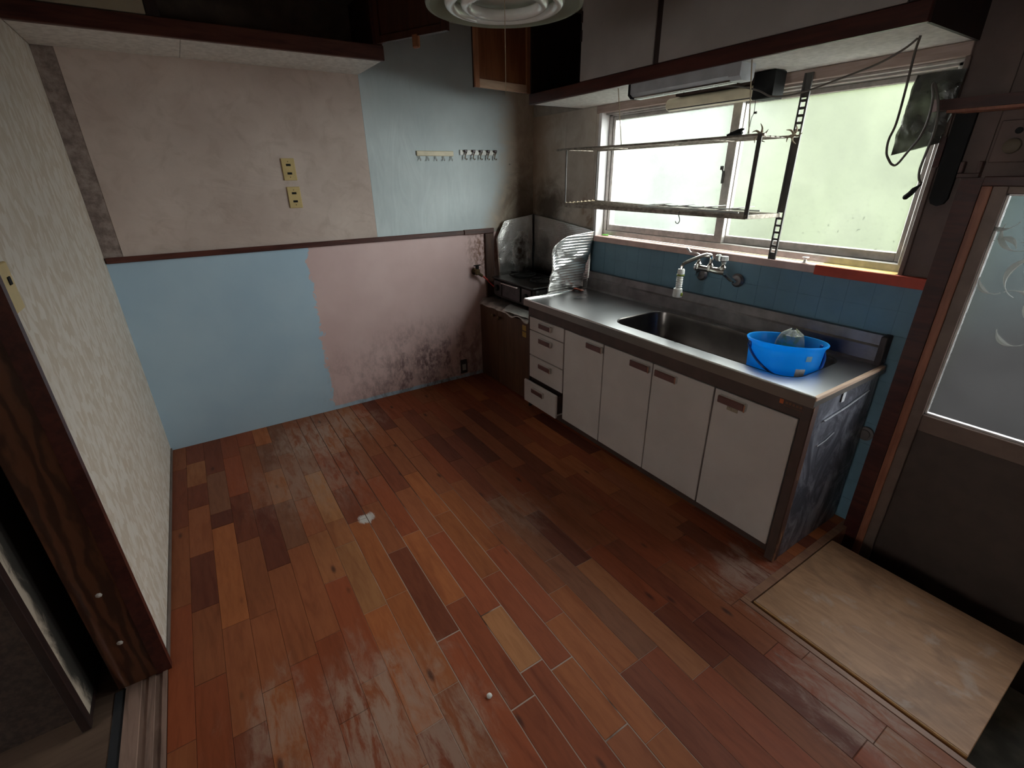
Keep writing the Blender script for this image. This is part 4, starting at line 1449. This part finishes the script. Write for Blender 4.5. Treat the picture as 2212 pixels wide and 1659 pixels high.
part('upright', bm, 'postgrey', rk, smooth=False)
bm = BM()
tube(bm, [(0.715, -0.25, 1.375), (0.713, -0.25, 1.694)], 0.0042, 6)
part('upright', bm, 'postgrey', rk)
bm = BM()
tube(bm, [(0.782, -0.05, 1.392), (0.782, -0.05, 1.690)], 0.0042, 6)
part('upright', bm, 'postgrey', rk)
bm = BM()
for i in range(8):
    t = i / 7
    y = -0.25 + 0.20 * t
    xa = 0.715 + 0.067 * t
    xb = 2.000 + 0.035 * t
    tube(bm, [(xa, y, 1.380 + 0.012 * t), ((xa + xb) / 2, y, 1.374), (xb, y, 1.372)], 0.0055 if i in (0, 7) else 0.0026, 6)
for xx in (1.05, 1.38, 1.72):
    tube(bm, [(xx, -0.25, 1.369), (xx, -0.05, 1.371)], 0.003, 6)
box(bm, 0.715, 2.0, -0.256, -0.250, 1.358, 1.372, 0.001)
part('lower_shelf', bm, 'rust', rk, 'lower wire shelf')
bm = BM()
box(bm, -0.112, 0.112, -0.003, 0.003, -0.009, 0.009, 0.001, Matrix.Translation((2.019, -0.150, 1.368)) @ Matrix.Rotation(HP - 0.17, 4, 'Z'))
part('end_bar', bm, 'rust', rk, smooth=False)
bm = BM()
hp = []
for i in range(73):
    t = i / 72
    a = t * 2 * math.pi * 8
    hp.append((0.715 + 0.067 * t + 0.004 * math.cos(a), -0.25 + 0.2 * t, 1.380 + 0.012 * t + 0.006 * math.sin(a)))
tube(bm, hp, 0.0035, 5)
tube(bm, [(0.715, -0.25, 1.380), (0.782, -0.05, 1.392)], 0.004, 6)
part('end_bar', bm, 'twine', rk, 'end bar wound with twine')
bm = BM()
tube(bm, [(0.612, -0.25, 1.697), (0.72, -0.25, 1.698), (1.4, -0.25, 1.694), (2.02, -0.25, 1.697)], 0.0062, 8)
tube(bm, [(0.78, -0.05, 1.690), (2.03, -0.05, 1.694)], 0.0055, 6)
for i in range(4):
    y = -0.21 + 0.04 * i
    tube(bm, [(0.74, y, 1.695), (1.4, y, 1.692), (2.0, y, 1.694)], 0.0025, 6)
for xx in (0.735, 1.05, 1.42, 1.75, 1.995):
    tube(bm, [(xx, -0.25, 1.692), (xx, -0.05, 1.690)], 0.003, 6)
part('upper_shelf', bm, 'rust', rk, 'upper wire shelf')
for i, (bx, by, bz) in enumerate(((1.990, -0.235, 1.700), (2.036, -0.060, 1.700))):
    bm = BM()
    for k in range(5):
        a = k * 2.5 + i
        tube(bm, smoothpts([(bx, by, bz), (bx + 0.022 * math.cos(a), by - 0.006, bz + 0.022 * math.sin(a)), (bx + 0.038 * math.cos(a + 0.5), by - 0.004, bz + 0.040 * math.sin(a + 0.4))], 3), [0.005, 0.005, 0.0045, 0.004, 0.003, 0.002, 0.0012], 5)
    tube(bm, [(bx - 0.008, by, bz - 0.012), (bx + 0.004, by - 0.008, bz), (bx + 0.006, by, bz + 0.012)], 0.005, 6)
    part('twine_knot', bm, 'twine', rk, 'frayed twine knot')
for i, (xa, ya, xb) in enumerate(((1.275, -0.385, 1.188), (2.005, -0.402, 1.945))):
    bm = BM()
    tube(bm, [(xa, ya, 1.947), (xb, -0.25, 1.700)], 0.0024, 5)
    part('twine_hanger', bm, 'twine', rk, 'twine hanging the rack from the cabinet underside')
ds = thing('dish_stand', (1.65, -0.15, 1.378), 'pale cloudy plastic dish stand lying on the lower shelf of the wire rack', 'dish stand')
for i in range(4):
    bm = BM()
    xx = 1.40 + i * 0.155
    box(bm, -0.055, 0.055, -0.085, 0.085, -0.001, 0.001, 0, Matrix.Translation((xx, -0.15, 1.392 + 0.002)) @ Matrix.Rotation(math.radians(-9), 4, 'Y'))
    part('divider', bm, 'greyclear', ds, smooth=False)
bm = BM()
for yy in (-0.235, -0.065):
    tube(bm, [(1.34, yy, 1.386), (1.95, yy, 1.384)], 0.004, 6)
part('frame', bm, 'greyclear', ds)
bm = BM()
tube(bm, smoothpts([(1.640, -0.252, 1.372), (1.640, -0.260, 1.376), (1.640, -0.262, 1.360), (1.648, -0.262, 1.342), (1.650, -0.262, 1.330), (1.642, -0.262, 1.318), (1.630, -0.262, 1.320), (1.626, -0.262, 1.328)], 5), 0.0022, 6)
single('wire_hook', bm, 'postgrey', 'thin wire hook hanging from the lower rail of the dish rack', 'hook')
bm = BM()
box(bm, 1.855, 1.915, -0.262, -0.240, 1.703, 1.716, 0.005)
tube(bm, [(1.84, -0.25, 1.7045), (1.87, -0.25, 1.712), (1.905, -0.25, 1.722), (1.92, -0.25, 1.724)], [0.004, 0.007, 0.007, 0.003], 8)
single('black_clip', bm, 'black', 'black plastic clip lying on the top rail of the dish rack', 'clip')

# ================================================================== KITCHEN STRIP LIGHTS
l1 = thing('strip_light', (1.68, -0.37, 1.886), 'grey fluorescent strip light fixed under the front edge of the wall cabinet', 'strip light')
bm = BM()
prism(bm, [(-0.418, 1.9465), (-0.418, 1.905), (-0.400, 1.893), (-0.338, 1.893), (-0.330, 1.905), (-0.330, 1.9465)], 1.392, 1.925, 'X')
part('housing', bm, 'lampgrey', l1, smooth=False)
bm = BM()
prism(bm, [(-0.421, 1.947), (-0.421, 1.900), (-0.402, 1.886), (-0.334, 1.886), (-0.327, 1.900), (-0.327, 1.947)], 1.9255, 1.975, 'X')
part('end_cap', bm, 'lampgrey', l1, smooth=False)
bm = BM()
prism(bm, [(-0.421, 1.947), (-0.421, 1.900), (-0.402, 1.886), (-0.334, 1.886), (-0.327, 1.900), (-0.327, 1.947)], 1.380, 1.3915, 'X')
part('end_cap', bm, 'black', l1, smooth=False)
for i in range(6):
    bm = BM()
    x0 = 1.398 + i * 0.088
    box(bm, x0, x0 + 0.083, -0.385, -0.350, 1.884, 1.8925, 0.002)
    part('diffuser_segment', bm, 'lampwhite', l1, smooth=False)
bpart('reflector_strip', l1, 'chrome', 1.40, 1.92, -0.399, -0.390, 1.886, 1.8925, 0.001, 'bright reflector strip')
l2 = thing('strip_light', (1.65, -0.11, 1.842), 'yellowed strip light with a black end box in front of the window head', 'strip light')
bm = BM()
tube(bm, [(1.372, -0.115, 1.876), (1.378, -0.115, 1.876), (1.385, -0.115, 1.876), (1.866, -0.115, 1.876)], [0.020, 0.027, 0.030, 0.030], 18)
part('cover', bm, 'tubecover', l2)
bpart('end_box', l2, 'black', 1.8665, 1.960, -0.158, -0.070, 1.842, 1.946, 0.004, 'black end box')
bpart('base', l2, plain('rusty_black_base', (0.045, 0.025, 0.018), 0.7), 1.44, 1.866, -0.150, -0.075, 1.9065, 1.9465, 0.003, 'dark base plate')
bm = BM()
tube(bm, [(1.40, -0.148, 1.852), (1.885, -0.148, 1.852)], 0.0025, 6)
part('lower_edge', bm, 'postgrey', l2)
bm = BM()
tube(bm, smoothpts([(1.885, -0.150, 1.843), (1.887, -0.150, 1.815), (1.888, -0.150, 1.792), (1.880, -0.150, 1.772), (1.878, -0.150, 1.74), (1.872, -0.15, 1.71)]), 0.0014, 5)
box(bm, 1.886, 1.902, -0.154, -0.146, 1.788, 1.797, 0.002)
part('pull_cord', bm, 'postgrey', l2, 'thin pull cord with a small grip')

# ================================================================== WALL CABINETS
uc = thing('wall_cabinet', (1.56, -0.21, 1.948), 'long high wall cabinet above the window with grey doors and one open bay', 'cabinet')
bpart('soffit', uc, 'soffit', 0.575, 2.556, -0.410, -0.004, 1.948, 1.960, 0)
bpart('bottom_rail', uc, 'maroon', 0.555, 2.567, -0.432, -0.4105, 1.946, 2.004, 0.003)
bpart('side_panel', uc, 'blackbrown', 0.556, 0.5745, -0.410, -0.004, 1.948, CH - 0.002, 0)
bpart('side_panel', uc, 'blackbrown', 2.5565, 2.567, -0.410, -0.004, 1.946, CH - 0.002, 0)
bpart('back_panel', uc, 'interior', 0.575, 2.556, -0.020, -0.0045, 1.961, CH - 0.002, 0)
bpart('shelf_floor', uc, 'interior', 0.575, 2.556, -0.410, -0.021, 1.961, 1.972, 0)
bpart('stile', uc, 'blackbrown', 0.555, 0.577, -0.430, -0.4105, 2.0045, CH - 0.002, 0.001)
bpart('stile', uc, 'blackbrown', 1.532, 1.562, -0.429, -0.4105, 2.0045, CH - 0.002, 0.001)
bpart('stile', uc, 'blackbrown', 2.503, 2.567, -0.429, -0.4105, 2.0045, CH - 0.002, 0.001)
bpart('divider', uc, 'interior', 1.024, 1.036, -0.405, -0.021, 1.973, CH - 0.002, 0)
for (x0, x1) in ((1.030, 1.5305), (1.564, 2.501)):
    d = bpart('door', uc, 'melamine2', x0, x1, -0.434, -0.412, 2.005, CH - 0.012, 0.002)
    if x0 < 1.2:
        for zz in (2.18, 2.26):
            bpart('hinge', d, 'blackbrown', x0 - 0.004, x0 + 0.010, -0.438, -0.434, zz, zz + 0.05, 0.002)


def leaf(par, hinge, free, z0, z1, th, side, mats, name='door', label=None, rail=0.040, stile=0.030):
    """open framed leaf; its framed inner face looks to the given side of hinge->free"""
    hx, hy = hinge
    d_ = Vector((free[0] - hx, free[1] - hy, 0))
    L = d_.length
    d_.normalize()
    n_ = Vector((d_.y, -d_.x, 0)) * side
    X = Matrix(((d_.x, n_.x, 0, hx), (d_.y, n_.y, 0, hy), (0, 0, 1, 0), (0, 0, 0, 1)))
    q = BM()
    box(q, 0, L, -th, -th * 0.55, z0, z1, 0, X)
    root = part(name, q, mats[0], par, label, smooth=False)
    q = BM()
    box(q, stile, L - stile, -th * 0.54, -th * 0.45, z0 + rail, z1 - rail, 0, X)
    part('inner_panel', q, mats[1], root, smooth=False)
    for (a, b_) in ((0, stile), (L - stile, L)):
        q = BM()
        box(q, a, b_, -th * 0.54, 0, z0, z1, 0.001, X)
        part('stile', q, mats[2], root, smooth=False)
    for (a, b_, mi) in ((z0, z0 + rail, 3), (z1 - rail, z1, 2)):
        q = BM()
        box(q, stile, L - stile, -th * 0.54, 0, a, b_, 0.001, X)
        part('rail', q, mats[mi], root, smooth=False)
    return root


leaf(uc, (0.580, -0.437), (0.640, -0.850), 2.004, CH - 0.015, 0.024, -1, ('blackbrown', 'orangewood', 'orangeframe', 'palewood'), 'door', 'open cabinet leaf showing its orange-brown inner face', 0.042, 0.030)

lc = thing('wall_cabinet', (0.23, -2.03, 2.114), 'high dark red cabinet over the beige wallpaper with a tan door and an open bay', 'cabinet')
for (y0, y1) in ((-2.768, -2.201), (-2.199, -1.297)):
    bpart('soffit', lc, 'soffit', 0.002, 0.434, y0, y1, 2.116, 2.128, 0.001)
bpart('bottom_rail', lc, 'maroony', 0.435, 0.464, -2.768, -1.292, 2.112, 2.180, 0.003)
bpart('side_panel', lc, 'maroon', 0.002, 0.434, -1.3105, -1.296, 2.128, CH - 0.002, 0)
bpart('back_panel', lc, 'interior_board', 0.002, 0.014, -2.768, -1.312, 2.142, CH - 0.002, 0)
bpart('shelf_floor', lc, 'interior_board', 0.002, 0.434, -2.768, -1.312, 2.1285, 2.141, 0)
bpart('divider', lc, 'darkreddoor', 0.02, 0.434, -2.29, -2.27, 2.142, CH - 0.002, 0)
bpart('stile', lc, 'blackbrown', 0.436, 0.462, -2.302, -2.255, 2.1805, CH - 0.002, 0.001)
bpart('stile', lc, 'maroon', 0.436, 0.462, -1.345, -1.297, 2.1805, CH - 0.002, 0.001)
bpart('door', lc, 'tandoor', 0.444, 0.460, -2.765, -2.304, 2.183, CH - 0.012, 0.002, 'tan papered sliding leaf')
od = leaf(lc, (0.462, -1.330), (0.868, -1.125), 2.184, CH - 0.012, 0.024, 1, ('darkreddoor', 'darkreddoor', 'darkreddoor', 'darkreddoor'), 'door', 'open dark red-brown leaf', 0.03, 0.03)
bm = BM()
box(bm, -0.020, 0.020, -0.012, 0.010, -0.048, 0.012, 0.006, Matrix.Translation((0.690, -1.205, 2.184)) @ Matrix.Rotation(0.468, 4, 'Z'))
part('pull', bm, 'orangeframe', od, 'small wooden pull under the open leaf')

# ================================================================== PENDANT LAMP
PL = Vector((1.75, -1.36, 2.044))
pl = thing('pendant_lamp', tuple(PL), 'round ceiling pendant lamp with a clear plastic rim and white rings', 'lamp')


def lz(prof, mat, nm, par, lab=None, seg=48, closed=False):
    q = BM()
    lathe(q, [(r, PL.z + h) for r, h in prof], (PL.x, PL.y, 0), seg, 'Z', closed)
    return part(nm, q, mat, par, lab)


rim = lz([(0.165, 0.030), (0.205, 0.010), (0.236, -0.004), (0.247, -0.002), (0.249, 0.004), (0.236, 0.002), (0.205, 0.016), (0.165, 0.036)], 'lamprim', 'shade_rim', pl, 'clear plastic shade rim', 56, True)
for (rr, tr, hh) in ((0.172, 0.018, 0.008), (0.122, 0.017, 0.006)):
    q = BM()
    tube(q, [(PL.x + rr * math.cos(a * math.pi / 24), PL.y + rr * math.sin(a * math.pi / 24), PL.z + hh) for a in range(48)], tr, 12, closed=True)
    part('ring_tube', q, 'lampring', pl, 'white glossy ring')
lz([(0.0, 0.034), (0.100, 0.034), (0.180, 0.036), (0.182, 0.044), (0.120, 0.090), (0.050, 0.105), (0.0, 0.105)], 'lampring', 'reflector', pl)
lz([(0.0, 0.104), (0.050, 0.104), (0.045, 0.150), (0.012, 0.160), (0.0, 0.160)], 'lampgrey', 'body', pl)
q = BM()
tube(q, [(PL.x, PL.y, PL.z + 0.155), (PL.x, PL.y, CH - 0.02)], 0.004, 8)
part('cord', q, 'lampgrey', pl)
lz([(0.0, CH - 0.001 - PL.z), (0.055, CH - 0.001 - PL.z), (0.05, CH - 0.035 - PL.z), (0.0, CH - 0.04 - PL.z)], 'white', 'ceiling_rose', pl)
q = BM()
tube(q, [(PL.x, PL.y, PL.z + 0.036), (PL.x + 0.001, PL.y, PL.z - 0.10), (PL.x, PL.y, PL.z - 0.245)], 0.0012, 5)
part('pull_string', q, 'twine', pl, 'thin pull string')
bpart('paper_tag', pl, plain('yellowed_tag', (0.45, 0.34, 0.16), 0.6), PL.x - 0.005, PL.x + 0.028, PL.y - 0.172, PL.y - 0.164, PL.z - 0.005, PL.z - 0.001, 0.001, 'yellowed tag on the ring')

# ================================================================== FITTINGS ON THE BACK WALL
for i, (yc, zc, lab) in enumerate(((-1.781, 1.601, 'upper of the two cream double sockets on the beige wallpaper'), (-1.777, 1.446, 'lower of the two cream double sockets on the beige wallpaper'))):
    so_ = thing('wall_socket', (0.004, yc, zc - 0.06), lab, 'socket')
    bpart('plate', so_, 'cream', 0.0003, 0.007, yc - 0.037, yc + 0.037, zc - 0.060, zc + 0.060, 0.0025)
    for dz in (-0.022, 0.024):
        bpart('socket_slot', so_, 'black', 0.0065, 0.0080, yc - 0.013, yc + 0.013, zc + dz - 0.006, zc + dz + 0.006, 0.0005)
    for dz in (-0.042, 0.042):
        bpart('screw', so_, 'brass', 0.0065, 0.0078, yc - 0.0025, yc + 0.0025, zc + dz - 0.0025, zc + dz + 0.0025, 0.0005)
so_ = thing('wall_socket', (0.004, -0.702, 0.045), 'dark low socket near the floor on the stained pink wall', 'socket')
bpart('plate', so_, plain('dark_grey_socket_plate', (0.045, 0.045, 0.05), 0.5), 0.0003, 0.009, -0.732, -0.672, 0.040, 0.160, 0.003)
bpart('insert', so_, 'greyclear', 0.0085, 0.013, -0.719, -0.685, 0.068, 0.122, 0.002, 'pale insert')
h1 = thing('hook_rail', (0.004, -0.82, 1.69), 'cream adhesive rail of five small wire hooks on the pale blue wall', 'hook rail')
bpart('rail', h1, 'creamlight', 0.0003, 0.010, -0.965, -0.690, 1.680, 1.712, 0.003)
for i in range(5):
    y = -0.945 + i * 0.059
    bm = BM()
    tube(bm, smoothpts([(0.006, y, 1.684), (0.010, y, 1.672), (0.014, y, 1.656), (0.020, y, 1.650), (0.025, y, 1.658)], 3), 0.002, 6)
    tube(bm, [(0.010, y - 0.008, 1.676), (0.010, y + 0.008, 1.660)], 0.0018, 5)
    part('hook', bm, 'greyclear', h1)
h2 = thing('hook_rail', (0.004, -0.49, 1.66), 'white hook rail with five dark-tipped hooks beside the brown grease stain', 'hook rail')
bpart('rail', h2, 'white', 0.0003, 0.010, -0.640, -0.338, 1.688, 1.722, 0.003)
for i, y in enumerate((-0.600, -0.535, -0.475, -0.415, -0.356)):
    bm = BM()
    tube(bm, smoothpts([(0.010, y, 1.716), (0.024, y + 0.004, 1.706), (0.022, y - 0.004, 1.690), (0.018, y - 0.006, 1.668), (0.030, y - 0.004, 1.658), (0.036, y, 1.666)], 3), 0.0045, 6)
    hk_ = part('hook', bm, 'chrome', h2)
    bm = BM()
    box(bm, 0.010, 0.026, y - 0.012, y + 0.014, 1.706, 1.722, 0.004)
    part('hook_tip', bm, plain('dark_purple_plastic_%d' % i, (0.05, 0.025, 0.035), 0.4), hk_)
bm = BM()
lathe(bm, [(0.0, -0.001), (0.002, -0.001), (0.002, 0.018), (0.005, 0.019), (0.005, 0.021), (0.0, 0.021)], (0, -0.232, 1.629), 8, 'X')
single('wall_nail', bm, 'chrome', 'shiny nail in the wall at the edge of the brown grease stain', 'nail')

# ================================================================== LEFT WALL
so_ = thing('light_switch', (1.64, -2.766, 1.255), 'cream switch plate with a black slot on the mottled left wall', 'switch')
bpart('plate', so_, 'cream', 1.602, 1.678, -2.7697, -2.761, 1.252, 1.372, 0.003)
bpart('rocker', so_, 'black', 1.630, 1.650, -2.7615, -2.758, 1.318, 1.338, 0.001)
t4 = bpy.data.objects['trim_4']
for (y, z) in ((-2.845, 0.395), (-2.850, 0.190)):
    bm = BM()
    lathe(bm, [(0.0, 1.7255), (0.009, 1.7255), (0.006, 1.7275), (0.0, 1.728)], (0, y, z), 7, 'X')
    part('filler_dab', bm, 'white', t4, 'dab of white filler')
fz = thing('sliding_door', (1.36, -2.975, 0), 'paper sliding door, mould and post shade painted in, with black frame behind the wooden post', 'sliding door')
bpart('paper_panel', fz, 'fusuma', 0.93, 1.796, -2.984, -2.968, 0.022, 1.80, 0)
bpart('stile', fz, 'blackbrown', 1.7965, 1.828, -2.988, -2.964, 0.0, 1.82, 0.002)
bpart('stile', fz, 'blackbrown', 0.90, 0.9295, -2.988, -2.964, 0.0, 1.82, 0.002)
bpart('bottom_rail', fz, 'blackbrown', 0.93, 1.796, -2.986, -2.966, 0.0, 0.0215, 0.001)
bpart('top_rail', fz, 'blackbrown', 0.93, 1.796, -2.986, -2.966, 1.80, 1.82, 0.001)

# ================================================================== RIGHT SIDE, BY THE DOOR
lg = thing('wall_ledge', (3.3, -0.05, 1.737), 'dark wooden ledge with a pointed end above the door', 'ledge')
bm = BM()
prism(bm, [(2.572, -0.005), (4.39, -0.005), (4.39, -0.115), (2.545, -0.115), (2.530, -0.095)], 1.738, 1.770, 'Z')
part('board', bm, 'maroon', lg, smooth=False)
bm = BM()
prism(bm, [(2.60, -0.016), (4.39, -0.016), (4.39, -0.100), (2.57, -0.106)], 1.729, 1.7375, 'Z')
part('underside', bm, 'redjamb', lg, 'underside strip, orange light put into its red-brown', smooth=False)  # orange light under the ledge, drawn as a paler strip
bm = BM()
prism(bm, [(2.545, -0.1155), (2.530, -0.0955), (2.519, -0.102), (2.532, -0.124)], 1.736, 1.772, 'Z')
part('end_tip', bm, plain('pink_grey_end_tip', (0.42, 0.33, 0.33), 0.5), lg, 'pale worn end tip', smooth=False)
bm = BM()
prism(bm, [(2.572, 1.735), (2.572, 1.455), (2.580, 1.437), (2.600, 1.430), (2.618, 1.437), (2.626, 1.455), (2.630, 1.735)], -0.022, -0.0045, 'Y')
single('hanging_strip', bm, 'black', 'long black strip with a rounded end hanging under the ledge right of the window', 'strip', smooth=False)
sw = thing('doorbell_plate', (2.745, -0.01, 1.575), 'brown wooden plate with a dull round button on the dark wall above the door', 'switch')
bpart('plate', sw, 'darkboard', 2.700, 2.792, -0.016, -0.0035, 1.572, 1.700, 0.003)
bm = BM()
lathe(bm, [(0.024, -0.0162), (0.022, -0.026), (0.014, -0.031), (0.0, -0.032)], (2.748, 0, 1.622), 18, 'Y')
part('button', bm, plain('dull_khaki_button', (0.15, 0.115, 0.08), 0.5), sw)
bm = BM()
lathe(bm, [(0.010, -0.0162), (0.010, -0.020), (0.0, -0.020)], (2.752, 0, 1.667), 12, 'Y')
part('hole', bm, 'black', sw)
bm = BM()
box(bm, 2.632, 2.694, -0.030, -0.0035, 1.525, 1.540, 0.002)
box(bm, 2.632, 2.644, -0.030, -0.0035, 1.5405, 1.578, 0.002)
box(bm, 2.682, 2.694, -0.030, -0.0035, 1.5405, 1.578, 0.002)
single('wall_bracket', bm, plain('brown_plastic_bracket', (0.075, 0.035, 0.030), 0.5), 'small brown U-shaped holder on the wall beside the black strip', 'bracket', smooth=False)

# dark plastic bag hung at the window corner
bm = BM()


def hbag(front):
    def f(u_, v_):
        x = 2.415 + 0.140 * u_ + 0.012 * v_
        z = 1.640 + 0.225 * v_ - 0.035 * (1 - v_) * (1 - u_)
        puff = (math.sin(math.pi * u_) ** 0.6) * (math.sin(math.pi * (0.06 + 0.9 * v_)) ** 0.6)
        k = 0.012 * mnoise.noise((x * 22, z * 18, 3 + front))
        return (x + 0.008 * mnoise.noise((z * 20, front, 0)), -0.036 + (-1 if front else 1) * (0.018 * puff) + k, z)
    return f


grid(bm, 18, 22, hbag(1))
grid(bm, 18, 22, hbag(0))
hb = single('hanging_bag', bm, 'bag', 'dark translucent plastic bag hanging at the top right corner of the window', 'bag')

# cables from the cabinet underside
bm = BM()
tube(bm, smoothpts([(2.487, -0.25, 1.947), (2.484, -0.25, 1.90), (2.487, -0.25, 1.80), (2.487, -0.25, 1.70), (2.478, -0.25, 1.650), (2.482, -0.25, 1.610), (2.494, -0.25, 1.588), (2.508, -0.25, 1.572),
                    (2.524, -0.25, 1.572), (2.545, -0.25, 1.610), (2.566, -0.25, 1.650), (2.575, -0.25, 1.70), (2.572, -0.25, 1.76), (2.560, -0.25, 1.80), (2.567, -0.25, 1.80), (2.592, -0.25, 1.74),
                    (2.602, -0.25, 1.67), (2.597, -0.25, 1.60), (2.594, -0.25, 1.555), (2.600, -0.25, 1.525), (2.611, -0.25, 1.510)], 5), 0.0038, 7)
cb = single('dangling_cable', bm, 'cable', 'brown cable dangling in a loop in front of the right window pane', 'cable')
bm = BM()
tube(bm, [(2.611, -0.25, 1.509), (2.603, -0.25, 1.500), (2.596, -0.25, 1.492), (2.588, -0.25, 1.479), (2.576, -0.25, 1.466), (2.572, -0.25, 1.462)], [0.003, 0.005, 0.009, 0.009, 0.009, 0.005], 8)
part('plug', bm, 'black', cb, 'black plug at the cable end')
bm = BM()
tube(bm, smoothpts([(2.470, -0.22, 1.947), (2.435, -0.21, 1.925), (2.36, -0.20, 1.895), (2.24, -0.20, 1.866), (2.13, -0.19, 1.845), (2.04, -0.18, 1.838), (1.962, -0.168, 1.846), (1.91, -0.18, 1.872), (1.84, -0.22, 1.893), (1.77, -0.28, 1.90), (1.73, -0.325, 1.905)], 5), 0.0036, 7)
single('lamp_cable', bm, 'cable', 'thin cable sagging from the cabinet corner to the strip lights', 'cable')

# ================================================================== STEP BOARD OVER THE ENTRANCE PIT
sb = thing('step_board', (3.0, -0.52, -0.33), 'stained plywood step board laid over the pit in front of the door', 'board')
bpart('board', sb, 'ply', 2.678, 3.335, -0.822, -0.212, -0.015, 0.004, 0.002)
bpart('edge_strip', sb, plain('orange_highlight_edge', (0.50, 0.27, 0.11), 0.5), 2.678, 3.335, -0.8265, -0.8225, -0.015, 0.0045, 0.001, 'worn front edge with its orange highlight painted on')  # highlight along the front bevel, built as an orange strip
for xx in (2.74, 3.26):
    bpart('bearer', sb, 'blackbrown', xx - 0.02, xx + 0.02, -0.78, -0.26, -0.33, -0.0155, 0.002)
bm = BM()
r_ = bmesh.ops.create_icosphere(bm, subdivisions=2, radius=0.009)
for v_ in bm.verts:
    v_.co *= 1 + 0.3 * mnoise.noise(v_.co * 120)
    v_.co.z *= 0.6
bmesh.ops.translate(bm, vec=(2.422, -1.887, 0.0045), verts=bm.verts)
single('plaster_crumb', bm, 'white', 'small white plaster crumb lying on the wooden floor', 'crumb')
